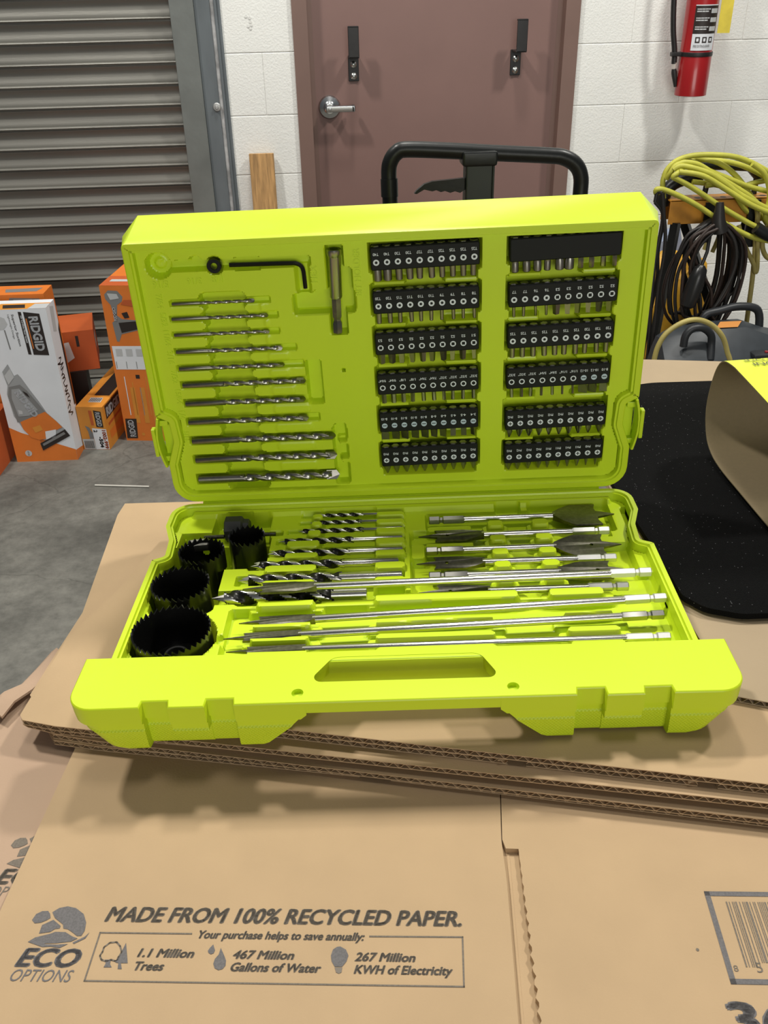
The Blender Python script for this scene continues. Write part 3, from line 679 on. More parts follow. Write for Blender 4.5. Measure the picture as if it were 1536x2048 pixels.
F.raise_(sdr(X, Y, 150, 184, -75, -64, 3), -8.0); F.raise_(sdr(X, Y, 20, 60, -73, -66, 2), -8.0)
# long spade bits
F.cut(sdr(X, Y, -128, 190, -207, -148, 4), -15.5, 2.4); F.cut(sdr(X, Y, 150, 192.5, -207, -116, 4), -15.5, 2.4)
for ym, g in ((-145.5, 5.5), (-173.5, 4.6), (-189.8, 3.8), (-205.5, 4.5)):
    for (a, b, dy) in ((-108, -65, 1.5), (-19, 66, 0.0), (115, 153, 1.0)):
        if ym > -150:
            a, b, dy = {-108: (-108, -65, -0.5), -19: (-20, 87, 1.5), 115: (109, 150, 1.5)}[a]
        F.raise_(sdr(X, Y, a, b, ym - g + dy, ym + g + dy, 4), -4.0, 2.0); F.raise_(sdr(X, Y, a - 6, b + 8, ym - g - 0.6 + dy, ym + g + 0.6 + dy, 4), -9.5, 2.0)
F.raise_(sdr(X, Y, 20, 76, -149, -141, 3), -4.0, 2.0)
for (a, b, w) in LONGS + [((-120, -136.5, -1.6), (186, -133.0, -0.6), 12)]:
    dx, dy = b[0] - a[0], b[1] - a[1]; t_ = np.clip(((X - a[0]) * dx + (Y - a[1]) * dy) / (dx * dx + dy * dy), 0, 1); dist = np.hypot(X - a[0] - t_ * dx, Y - a[1] - t_ * dy)
    F.cut(dist - np.where(X < -60, w / 2 + 0.9, 4.0), -12.6, 1.6)
# hole saw wells and the arbor pocket
F.cut(np.minimum(sdr(X, Y, -160, -112, -48, -12, 4), sdr(X, Y, -187, -100, -45, -38.5, 1.5)), -20, 2.4)
F.cut(sdr(X, Y, -152, -128, -26, -10, 4), -20, 2.4)
well = np.minimum(sdr(X, Y, -189.5, -142.5, -150, -62, 5), sdr(X, Y, -181, -109.5, -93, -44, 6))
for (x, y, r, _) in SAWS: well = np.minimum(well, sdc(X, Y, x, y, r + 2.4))
F.cut(well, -37, 2.0)
F.raise_(sdr(X, Y, -143.6, -141.8, -92, -68, 0.8), -16, 1.2)
F.raise_(sdr(X, Y, -192, -183, -84, -42, 3), -3.0, 2.0)
F.cut(sdr(X, Y, 188, 200, -60, -20, 3), -14, 2.0)
F.mesh(mb, inside(inset(bo, 6.9)), 0)
# front lip, grip and feet
lipP = [(-217, -209)] + rpoly([(-217, -209), (-217, -260.3), (-150, -260.3)], [0, 17, 0], 7)[1:-1]
def notch(s):
    a = [(-168.5, -260.0), (-167.8, -254.0), (-151.2, -254.0), (-150.0, -260.5), (-126.5, -260.5), (-126.0, -253.5), (-108.8, -253.5), (-107.8, -259.6)]
    return a if s < 0 else [(-x + 2, y) for x, y in a[::-1]]
rt = [(-x, y) for x, y in lipP[::-1]]
left_notch = notch(-1); right_notch = notch(1)
lip = lipP + left_notch + right_notch + rt
hole = rpoly([(-62, -240.5), (-46.5, -216.0), (52, -216.0), (63.8, -241.0)], [5, 9, 9, 5], 6)
dim1, dim2 = circle(-67.6, -250.4, 3.9, 18), circle(70.6, -250.4, 3.9, 18)
mb.flat(inset(lip, 0.9), 0.25, 0, holes=(hole, dim1, dim2))
mb.loft([[(x, y, -1.0) for x, y in lip], [(x, y, -0.3) for x, y in inset(lip, 0.25)], [(x, y, 0.25) for x, y in inset(lip, 0.9)]], 0)
mb.loft([[(x, y, 0.25) for x, y in hole], [(x, y, -0.6) for x, y in inset(hole, 0.5)], [(x, y, -10.6) for x, y in inset(hole, 0.9)]][::-1], 0)
for d in (dim1, dim2):
    mb.loft([[(x, y, 0.25) for x, y in d], [(x, y, -3.0) for x, y in inset(d, 0.4)]][::-1], 0, False, False); mb.flat(inset(d, 0.4), -3.0, 0)
# grip bar
bar = [(-62.5, -259.6), (64, -259.6), (64, -240.8), (-62.5, -240.3)]
mb.loft([[(x, y, -10.6) for x, y in inset(bar, 2.0)], [(x, y, -9.0) for x, y in inset(bar, 0.4)], [(x, y, -1.0) for x, y in bar]], 0, True, False)
mb.box(-62, 64, -219.5, -209, -10.6, -0.8, 0)
def foot(s):
    P = lipP + left_notch + [(-62, -259.6), (-62, -222), (-217, -222)]
    def ring(z, dxl, dxr, dy, tab, crease):
        out = []
        for (x, y) in P:
            k = max(0.0, (-x - 172) / 45.0); kr = max(0.0, (x + 108) / 46.0)
            yy = y + dy if y < -240 else y
            if -150.5 < x < -125.9 and y < -256 and tab: yy = -254.2 + dy
            out.append((x + dxl * min(1, k * 1.4) + dxr * kr, yy, z))
        return out if s < 0 else [((-x + 2 if -172 < x < -100 else -x), y, z) for x, y, z in out[::-1]]
    lev = [(-40.0, 24, -34, 7, 1, 1), (-39.0, 20, -31, 4.5, 1, 1), (-36.0, 15, -27, 2.8, 1, 1), (-23.2, 6, -12, 2.2, 1, 1), (-22.0, 5, -11, 1.9, 0, 1), (-20.5, 4.5, -9.5, 2.6, 0, 1), (-15.4, 3.6, -5, 2.4, 0, 1), (-14.2, 1.0, -4, 0.1, 0, 0), (-10.6, 0.6, 0, 0, 0, 0), (-1.0, 0, 0, 0, 0, 0)]
    rings = [ring(*l) for l in lev]; n = len(rings[0])
    mb.loft(rings[:6], 1, True, False); mb.loft(rings[5:], 0, False, False)
foot(-1); foot(1)
# hinge barrel
mb.tube([(-174, 3.0, -2.6), (174, 3.0, -2.6)], 3.6, 12)
mb.build('base', [lime, limeT], case, scale=0.001, ang=32)

# ---- lid
LINK = CM.inverted() @ LM
lo = rpoly([(-200.2, 230.2), (-200.2, 86.2), (-190.0, 81), (-189, 62), (-196.8, 40.5), (-196.8, 1.6), (196.8, 1.6), (196.8, 40.5), (189, 62), (190.0, 81), (200.2, 86.2), (200.2, 230.2)], [4, 2.5, 3, 10, 8, 24, 24, 8, 10, 3, 2.5, 4], 6)
lo_back = rpoly([(-209.0, 241.0), (-205.0, 84), (-192.0, 79), (-191, 60), (-196.8, 40.5), (-196.8, 3.0), (196.8, 3.0), (196.8, 40.5), (191, 60), (192.0, 79), (205.0, 84), (209.0, 241.0)], [15, 3, 3, 10, 8, 24, 24, 8, 10, 3, 3, 15], 6)
for P_, idx in ((lo_back, range(0, 7)), (lo_back, range(len(lo_back) - 7, len(lo_back)))):   # plain chamfers at the two upper corners
    idx = list(idx); A_, B_ = P_[idx[0]], P_[idx[-1]]
    for q, i in enumerate(idx): P_[i] = (A_[0] + (B_[0] - A_[0]) * q / 6, A_[1] + (B_[1] - A_[1]) * q / 6)
mb = MB()
def mixp(a, b, t): return [(p[0] * (1 - t) + q[0] * t, p[1] * (1 - t) + q[1] * t) for p, q in zip(a, b)]
rings = [[(x, y, h) for x, y in P] for P, h in ((inset(lo_back, 5), -41.5), (inset(lo_back, 1.2), -40.5), (lo_back, -38.5), (mixp(lo, lo_back, 0.12), -6), (lo, -1.0), (inset(lo, 0.3), -0.3), (inset(lo, 1.0), 0.0))]
mb.loft(rings, 0, True, False)
mb.loft(ring_loops(lo, ((1.0, 0), (5.2, 0), (5.7, -1.4), (7.4, -1.4), (8.6, -7.0))), 0)
MAS = [(-170.5, -105.6, 180.6, 2.8), (-172.8, -96.5, 168.3, 3.2), (-173.1, -96.8, 155.0, 3.2), (-174.0, -88.0, 140.7, 3.8), (-174.1, -88.0, 126.1, 3.9), (-173.7, -72.2, 111.4, 4.8), (-174.0, -73.8, 94.8, 5.0), (-174.4, -72.9, 77.5, 5.2), (-174.2, -51.6, 59.6, 6.2), (-174.2, -51.7, 41.2, 6.6), (-174.7, -50.8, 21.5, 7.6)]
XEND = [-94, -89, -89.3, -77.3, -72.5, -60, -64.0, -64.0, -50.5, -46, -44]
LD = -6.0
F = Field(-194, 194, 6, 226, 1.0, LD); X, Y = F.X, F.Y
F.cut(sdr(X, Y, -149, -113, 10.5, 187.5, 5), LD - 11, 1.7)
for (x0, x1, y, d), xe in zip(MAS, XEND): F.cut(sdr(X, Y, x0 - 1.6, xe, y - max(d / 2 + 0.7, 2.3), y + max(d / 2 + 0.7, 2.3), 1.0), LD - d / 2 - 2.5)
for i in range(10):
    ya = MAS[i][2] - MAS[i][3] / 2 - 0.9; yb = MAS[i + 1][2] + MAS[i + 1][3] / 2 + 0.9; ym, g = (ya + yb) / 2, (ya - yb) / 2 - 0.2
    F.raise_(sdr(X, Y, -178, -146 - i * 0.15, ym - g, ym + g, 3.4), LD, 2.0)
    xr = (-94, -89, -89, -76, -77, -74, -63, -63, -62, -62)[i]
    F.raise_(sdr(X, Y, -115.5 - i * 0.2, xr, ym - g, ym + g, 3.4), LD, 2.0)
    F.raise_(sdr(X, Y, -100 - i * 0.2, xr - 8, ym - g * 0.75, ym + g * 0.75, 2.4), LD + 0.8, 1.8)
F.cut(sdr(X, Y, -71, -59, 90, 128, 2.5), LD - 8.5, 2.0); F.cut(sdr(X, Y, -54, -42.5, 12, 67, 2.5), LD - 8.5, 2.0)
F.raise_(sdr(X, Y, -50, -40, 50, 56, 2.5), LD, 1.8); F.raise_(sdr(X, Y, -49, -40, 32, 37, 2.5), LD, 1.8); F.cut(sdr(X, Y, -52, -43, 53, 70, 2), LD - 6)
# top channel: round pockets, collar seat, hex key
F.cut(sdc(X, Y, -176, 210.8, 9.3), LD - 9, 2.4); F.raise_(sdc(X, Y, -176, 210.8, 4.0), LD - 7, 2)
ch = np.minimum(sdr(X, Y, -176, -60, 206.3, 213.0, 2.0), sdc(X, Y, -147.5, 211.2, 5.3)); ch = np.minimum(ch, sdc(X, Y, -133, 209.2, 6.4)); ch = np.minimum(ch, sdr(X, Y, -118, -98, 204.8, 214, 2)); ch = np.minimum(ch, sdr(X, Y, -163, -152, 208.0, 214, 2))
F.cut(ch, LD - 8.0, 1.6)
F.cut(sdr(X, Y, -71.5, -61.5, 184, 211, 2.5), LD - 6.5, 2.0)
hx = np.minimum(sdr(X, Y, -75.5, -47, 167.5, 183.5, 2.5), sdr(X, Y, -47.5, -35, 150, 220, 1.5)); hx = np.minimum(hx, sdr(X, Y, -60, -27.5, 167.5, 186, 4)); hx = np.minimum(hx, sdr(X, Y, -44, -29, 168, 203, 4))
F.cut(hx, LD - 11.0, 1.7)
# two long pockets for the black holders
for (x0, x1) in ((-14.6, 69.6), (90.2, 175.3)):
    F.cut(sdr(X, Y, x0, x1, 19.5, 222.5, 2.0), -20, 1.7)
SU = [210.2, 175.8, 141.4, 106.4, 71.7, 38.3]
SU2 = [212.2, 176.5, 142.5, 107.2, 69.1, 37.0]
for (x0, x1, su) in ((-14.6, 69.6, SU), (90.2, 175.3, SU2)):
    for k in range(6):
        yb = su[k] - 9
        for xe in (x0, x1): F.raise_(sdr(X, Y, xe - 3.0, xe + 3.0, yb - 12.5, yb - 2.5, 3.0), LD, 2.0)
        if k < 5:
            F.raise_(sdr(X, Y, x0 + 1, x0 + 27, yb - 15.5, yb - 10.8, 2.0), -10.5, 2.0); F.raise_(sdr(X, Y, x1 - 28, x1 - 1, yb - 15.2, yb - 10.5, 2.0), -10.5, 2.0)
F.cut(sdc(X, Y, -40.6, 118.6, 1.2), -14, 0.9)
F.mesh(mb, inside(inset(lo, 7.9)), 0)
# raised lettering on the lid
for st, x, y, w, rot in (('5/16', -177, 196.5, 12.5, 180), ('3/16', -150.5, 198.0, 11.5, 180), ('1/8', -133, 199.2, 9, 180), ('HEX', -58, 199.0, 13.5, 90), ('BIT HOLDER', -24.5, 199.0, 37, 90),
                         ('7/64', -180, 183, 11.5, -90), ('5/32', -179.5, 168, 11.5, -90), ('11/64', -179.5, 152.5, 13, -90), ('3/16', -179.5, 136, 11.5, -90), ('7/32', -179.3, 119, 11.5, -90), ('15/64', -179, 101, 13, -90), ('1/4', -179, 84, 8, -90), ('5/16', -178.5, 64, 10, -90)):
    n0, f0 = mb.n, len(mb.f); text(mb, st, x, y, LD + 0.55, width=w, mat=0, bold=B1, align='c', rot=rot)
    cnt = {}
    for fc in mb.f[f0:]:
        for q in range(len(fc)): k = tuple(sorted((fc[q], fc[(q + 1) % len(fc)]))); cnt.setdefault(k, []).append((fc[q], fc[(q + 1) % len(fc)]))
    rim = [e[0] for e in cnt.values() if len(e) == 1]; top_v = mb.v[n0:mb.n]
    mb.add([(p[0] + (0.16 if math.cos(math.radians(rot)) else 0), p[1] - 0.16, p[2] - 0.8) for p in top_v] + list(top_v), [(a - n0, b - n0, b - n0 + len(top_v), a - n0 + len(top_v)) for a, b in rim], 0)
lid_o = mb.build('lid', [lime], case, LINK, scale=0.001, ang=32)
# side clips on the lid
def clip(s):
    m = MB(); rings = []
    for i in range(9):
        t = i / 8; y = 39 + 46 * t; b = math.sin(PI * min(1, max(0, 0.12 + 0.76 * t))) * 5.5
        x = 197.5 + b
        rings.append([(x, y, -13), (x, y, 1.5), (x - 0.5, y, 2.4), (x - 2.0, y, 2.4), (x - 2.4, y, 1.5), (x - 2.4, y, -13)])
    rings = [[(px * s, py, pz) for px, py, pz in (r if s > 0 else r[::-1])] for r in rings]
    m.loft(rings, 0, True, True)
    for y in (44, 78):
        m.box(min(s * 192, s * 201), max(s * 192, s * 201), y - 2.5, y + 2.5, -12, -4, 0, bev=0.6)
    m.box(min(s * 186, s * 199), max(s * 186, s * 199), 41, 83, -22, -9.5, 0, bev=0.8)
    m.box(min(s * 202.2, s * 205.4), max(s * 202.2, s * 205.4), 50, 76, -3, 3.4, 0, bev=0.8)
    m.build('clip', lime, lid_o, scale=0.001)
clip(-1); clip(1)

# ------------------------------------------------------------------ tools in the lid
ORD = ['first', 'second', 'third', 'fourth', 'fifth', 'sixth', 'seventh', 'eighth', 'ninth', 'tenth', 'eleventh']
def S(M): return M                                  # placements are given in millimetres, converted here
def at(base, x, y, z, *rots):
    m = base @ T((x / 1000, y / 1000, z / 1000))
    for r in rots: m = m @ r
    return m
def twist(mb, x0, x1, r, turns, depth, m_land, m_flute, n=20, step=None, rootr=0.5, taper=0.0, hand=1, thr=0.5):
    L = x1 - x0; K = max(24, int(abs(turns) * 26)); v = []; mt = []
    for k in range(K + 1):
        t = k / K; x = x0 + L * t; a0 = hand * turns * 2 * PI * t
        for j in range(n):
            a = 2 * PI * j / n; g = 0.5 + 0.5 * math.cos(2 * (a - a0)); rr = r * (1 - depth * ss(np.array((g - 0.42) / 0.4)).item())
            v.append((x, rr * math.cos(a), rr * math.sin(a)))
    f = []
    for k in range(K):
        for j in range(n):
            a = k * n + j; b = k * n + (j + 1) % n; f.append((a, b, b + n, a + n))
            t = (k + 0.5) / K; am = 2 * PI * (j + 0.5) / n; g = 0.5 + 0.5 * math.cos(2 * (am - hand * turns * 2 * PI * t)); mt.append(m_flute if g > thr else m_land)
    f.append(tuple(range(n - 1, -1, -1))); f.append(tuple(range(K * n, K * n + n))); mt += [m_land, m_land]
    mb.add(v, f, mt)
def xl(mb, prof, n=20, mat=0, cap0=True, cap1=True, M=None):   # lathe about x: profile of (x, radius)
    rings = [[(x, r * math.cos(2 * PI * j / n + PI / n), r * math.sin(2 * PI * j / n + PI / n)) for j in range(n)] for x, r in prof]
    mb.loft(rings, mat, cap0, cap1, M)

# masonry drills, shank to the left, tip to the right
wordM = ['shortest masonry drill, in the top slot of the lid', None]
for i, (x0, x1, y, d) in enumerate(MAS):
    L = x1 - x0; r = d / 2
    lab = 'dark steel masonry drill, %s from the top of the left row in the lid' % ORD[i]
    if i == 0: lab = 'thinnest and shortest masonry drill, topmost of the row in the lid'
    if i == 10: lab = 'thickest masonry drill, lowest of the row in the lid'
    e = empty('masonry_drill', M=at(LM, x0, y, LD + 0.6, RX(random.uniform(0, 180)))); tag(e, lab, 'drill bit', 'masonry drills in the lid')
    m_ = MB(); fs = L * (0.30 + 0.04 * (i < 3)); xl(m_, [(0, r * 0.86), (0.4, r * 0.95), (fs + 3, r * 0.95), (fs + 4, r * 0.6)], 16); m_.build('shank', msteel, e, scale=0.001)
    m_ = MB(); twist(m_, fs, L - d * 0.9, r * 0.97, (L - fs) / (d * 4.0 + 6), 0.36, 0, 1); m_.build('flutes', [msteel, msteelb], e, scale=0.001)
    m_ = MB()                                       # carbide tip: flat roof-shaped plate
    m_.add([(L - d * 1.5, -r * 1.04, -r * 0.45), (L - d * 1.5, r * 1.04, -r * 0.45), (L - d * 0.35, r * 1.04, -r * 0.45), (L, 0, -r * 0.3), (L - d * 0.35, -r * 1.04, -r * 0.45),
            (L - d * 1.5, -r * 1.04, r * 0.45), (L - d * 1.5, r * 1.04, r * 0.45), (L - d * 0.35, r * 1.04, r * 0.45), (L, 0, r * 0.3), (L - d * 0.35, -r * 1.04, r * 0.45)],
           [(4, 3, 2, 1, 0), (5, 6, 7, 8, 9), (0, 1, 6, 5), (1, 2, 7, 6), (2, 3, 8, 7), (3, 4, 9, 8), (4, 0, 5, 9)])
    m_.build('carbide_tip', bsteel, e, scale=0.001, ang=20)

# hex key, depth stop collar, bit holder
m_ = MB(); m_.tube(smooth_path([(-121.5, 209.3, 0), (-100, 209.0, 0), (-75, 208.6, 0), (-70.5, 208.2, 0), (-67.0, 206.2, 0), (-65.6, 202.5, 0), (-65.3, 196, 0), (-65.2, 188.5, 0)], 4), 1.75, 6)
o = m_.build('hex_key', blackox, None, at(LM, 0, 0, LD + 0.2), scale=0.001, ang=30); tag(o, 'small black L shaped hex key clipped in the top of the lid', 'hex key')
e = empty('stop_collar', M=at(LM, -133, 209.4, LD - 3.4)); tag(e, 'small black ring collar seated left of the hex key', 'collar')
m_ = MB(); m_.lathe([(2.6, 0), (5.4, 0), (5.7, 0.5), (5.7, 5.4), (5.3, 6.0), (2.9, 6.0), (2.5, 5.5), (2.5, 0)], 28, 0, None, False, False); m_.build('ring', sawblack, e, scale=0.001)
m_ = MB(); m_.lathe([(0.1, 5.2), (1.5, 5.2), (1.5, 7.2), (0.8, 7.2), (0.6, 6.2), (0.1, 6.2)], 6, 0, T((3.2, 2.6, -1.6))); m_.build('set_screw', blackox, e, scale=0.001)
e = empty('bit_holder', M=at(LM, -40.9, 218.2, LD + 1.2, RZ(-91.6))); tag(e, 'long grey steel magnetic bit holder standing upright in the lid', 'bit holder')
m_ = MB(); xl(m_, [(0, 5.2), (0.6, 5.7), (4.2, 5.7), (5.2, 5.0), (6.2, 4.75), (37, 4.75), (38.2, 4.2), (38.4, 3.0)], 26, 0, True, True); xl(m_, [(-0.05, 3.6), (0.05, 3.6)], 6, 1); m_.build('sleeve', [msteelb, blackox], e, scale=0.001)
m_ = MB(); xl(m_, [(37, 3.9), (53.0, 3.9), (54.5, 3.0), (57.0, 3.0), (58.5, 3.9), (66.0, 3.9), (66.8, 3.3)], 6, 0); m_.build('hex_shank', msteel, e, scale=0.001, ang=30)

# black bit strips and their bits
def bit_mesh(kind):
    m_ = MB(); xl(m_, [(0, 2.9), (0.5, 3.45), (18.2, 3.45), (19.0, 3.0)], 6, 0)     # axis +x, butt at 0, tip near 26
    if kind[0] == 'T': r = {'T40': 3.2, 'T30': 2.7, 'T27': 2.5, 'T25': 2.25, 'T20': 2.0, 'T15': 1.7, 'T10': 1.5, 'T9': 1.4, 'T8': 1.25, 'T7': 1.2, 'T6': 1.0}[kind]; xl(m_, [(17, min(3.1, r + 0.5)), (20, r + 0.15), (27.2, r), (27.6, r * 0.75)], 12)
    elif kind[0] == 'S': r = {'S3': 2.6, 'S2': 2.3, 'S1': 1.8}[kind]; xl(m_, [(17, r + 0.7), (21, r + 0.35), (27.2, r * 0.95), (27.5, r * 0.7)], 4)
    elif kind[0] == 'P':
        r = {'PH3': 3.2, 'PH2': 2.9, 'PH1': 2.3, 'PH0': 1.7}[kind]; rings = []
        for x, q in ((17, r), (21.0, r), (26.5, r * 0.30), (26.9, r * 0.1)):
            rings.append([(x, q * (1.0 if j % 4 < 2 else 0.62 + 0.3 * (x < 21)) * math.cos(2 * PI * j / 16), q * (1.0 if j % 4 < 2 else 0.62 + 0.3 * (x < 21)) * math.sin(2 * PI * j / 16)) for j in range(16)])
        m_.loft(rings, 0, True, True)
    elif '/' in kind: r = {'9/64"': 2.2, '1/8"': 2.0, '7/64"': 1.75, '3/32"': 1.55, '5/64"': 1.3, '1/16"': 1.1}[kind]; xl(m_, [(17, r + 0.5), (19.5, r), (27.4, r), (27.6, r * 0.8)], 6)
    elif '-' in kind:
        w = {'8-10': 3.1, '6-8': 2.7, '4-5': 2.2, '3-4': 1.8, '10-12': 3.6}[kind]
        m_.add([(17, -2.3, -2), (17, 2.3, -2), (17, 2.3, 2), (17, -2.3, 2), (22, -w, -1.1), (22, w, -1.1), (22, w, 1.1), (22, -w, 1.1), (27.2, -w, -0.45), (27.2, w, -0.45), (27.2, w, 0.45), (27.2, -w, 0.45)],
               [(0, 1, 2, 3), (0, 4, 5, 1), (1, 5, 6, 2), (2, 6, 7, 3), (3, 7, 4, 0), (4, 8, 9, 5), (5, 9, 10, 6), (6, 10, 11, 7), (7, 11, 8, 4), (11, 10, 9, 8)])
    else: r = float(kind[1:]); xl(m_, [(17, 3.1), (19, r * 0.9), (20.5, r), (26.8, r), (27.3, r * 0.85)], 14 if r > 2.4 else 6)
    return m_
ICON = {}
def icon(kind):                                     # white mark and the hole in it
    if kind in ICON: return ICON[kind]
    n = 20; disc = circle(0, 0, 2.35, n)
    k = kind[0]
    if k == 'T': h = [(1.42 * (1.0 if i % 2 == 0 else 0.62) * math.cos(PI * i / 6), 1.42 * (1.0 if i % 2 == 0 else 0.62) * math.sin(PI * i / 6)) for i in range(12)]
    elif k == 'S': h = [(-1.25, -1.25), (1.25, -1.25), (1.25, 1.25), (-1.25, 1.25)]
    elif k == 'P': a, b = 0.36, 1.5; h = [(a, a), (a, b), (-a, b), (-a, a), (-b, a), (-b, -a), (-a, -a), (-a, -b), (a, -b), (a, -a), (b, -a), (b, a)]
    elif '/' in kind: h = circle(0, 0, 1.6, 6, PI / 6)
    else: h = [(-1.6, -0.36), (1.6, -0.36), (1.6, 0.36), (-1.6, 0.36)]
    ICON[kind] = (disc, h); return ICON[kind]
BITM = {}
KINDW = lambda k: 'star' if k[0] == 'T' else 'square' if k[0] == 'S' else 'Phillips' if k[0] == 'P' else 'hex' if '/' in k else 'slotted'
ROWN = ['top', 'second', 'third', 'fourth', 'fifth', 'bottom']
for s_i, labels in enumerate(STRIPS):
    c, rrow = divmod(s_i, 6); x0 = (-13.7, 91.3)[c]; x1 = (68.7, 174.6)[c]; u = (SU, SU2)[c][rrow]
    cx = (x0 + x1) / 2; Wd = x1 - x0; h = 8.9; tilt = (1.0, 1.3)[c]
    colw = ('left', 'right')[c]
    Ms = at(LM, cx, u, -2.2, RZ(tilt))
    m_ = MB(); hx_ = Wd / 2
    out = rpoly([(-hx_, -h), (hx_, -h), (hx_, h), (-hx_, h)], 1.4, 3)
    m_.loft([[(x, y, -9.5) for x, y in out], [(x, y, -0.8) for x, y in out], [(x, y, 0) for x, y in inset(out, 0.8)]], 0, True, True)
    for k in range(10):
        lab = labels[k]; bx = -hx_ + Wd * (k + 0.5) / 10
        if not lab: continue
        disc, hole_ = icon(lab)
        R180 = T((bx, -2.6, 0)) @ RZ(180)
        m_.flat(disc, 0.06, 1 if '-' not in lab else 2, R180, holes=(hole_,))
        wd = {1: 1.9, 2: 3.4, 3: 4.6, 4: 5.4, 5: 6.4}[len(lab)]
        text(m_, lab, bx, 3.6, 0.06, width=wd * 0.92, height=2.2, mat=1, bold=B1, align='c', rot=180)
    ttl = 'black bit holder strip, %s of the %s column in the lid' % (ROWN[rrow], colw) if s_i != 6 else 'blank black bit holder strip topping the right column in the lid'
    so = m_.build('bit_strip', [rubber, white, slotblue], None, Ms, scale=0.001, ang=40); tag(so, ttl, 'bit strip', 'bit strips in the lid')
    for k in range(10):
        lab = labels[k] or ['n3.0', 'n3.1', 'n3.2', 'n2.6', 'n3.5', 'n3.7', 'n2.2', 'n2.2', 'n2.1', 'n1.9'][k]
        bx = -hx_ + Wd * (k + 0.5) / 10
        tip = 0.0
        Mb = Ms @ T((bx / 1000, (h + 0.7) / 1000, -4.4 / 1000)) @ RZ(-90 + random.uniform(-1.5, 1.5)) @ RX(random.uniform(0, 60))
        if lab not in BITM:
            o = bit_mesh(lab).build('screwdriver_bit', bsteel, None, Mb, scale=0.001, ang=30); BITM[lab] = o
        else:
            o = BITM[lab].copy(); COL.objects.link(o); o.matrix_world = Mb
        if labels[k]: tx = '%s bit marked %s, %s from left, %s black strip, %s column' % (KINDW(lab), lab.replace('"', ' inch'), ORD[k], ROWN[rrow], colw)
        else: tx = 'unmarked steel bit, %s from left in the blank black strip' % ORD[k]
        tag(o, tx, 'screwdriver bit', 'screwdriver bits in the lid')

# ------------------------------------------------------------------ tools in the base
BT = CM
# brad point wood drills: chrome shank right, black fluted left, brad tip
for i, (x0, x1, y, d, xf) in enumerate(BRADS):
    L = x1 - x0; r = d / 2
    lab = ['thinnest brad point drill, rearmost of the row', 'thin brad point drill, second from the hinge', 'thin brad point drill, third from the hinge', 'brad point drill, fourth from the hinge', 'brad point drill, fifth from the hinge',
           'thick brad point drill, sixth from the hinge', 'thick brad point drill, seventh from the hinge, large black flutes', 'thickest brad point drill, half hidden under the loose long spade bit'][i]
    e = empty('brad_point_drill', M=at(BT, x1, y, -8 + (0.2 if i < 7 else -0.5), RZ(180), RX(random.uniform(0, 90)))); tag(e, lab, 'drill bit', 'brad point drills in the base')
    fs = x1 - xf
    m_ = MB(); xl(m_, [(0, r * 0.72), (0.5, r * 0.82), (fs + 1, r * 0.82), (fs + 2, r * 0.5)], 18); m_.build('shank', steel, e, scale=0.001)
    tip = d * 0.9
    m_ = MB(); twist(m_, fs - 1, L - tip, r, (L - fs) / (d * 3.6 + 8), 0.36, 1, 0, 24, thr=0.30); m_.build('flutes', [blackox, steel], e, scale=0.001)
    m_ = MB(); xl(m_, [(L - tip, r * 0.55), (L - tip * 0.55, r * 0.32), (L, 0.12)], 8)
    for s_ in (1, -1): m_.add([(L - tip * 1.1, s_ * r * 0.98, -r * 0.3), (L - tip * 1.1, s_ * r * 0.98, r * 0.3), (L - tip * 1.1, s_ * r * 0.45, 0), (L - tip * 0.45, s_ * r * 0.92, 0)], [(0, 1, 3), (1, 2, 3), (2, 0, 3), (0, 2, 1)])
    m_.build('brad_tip', steel, e, scale=0.001, ang=20)
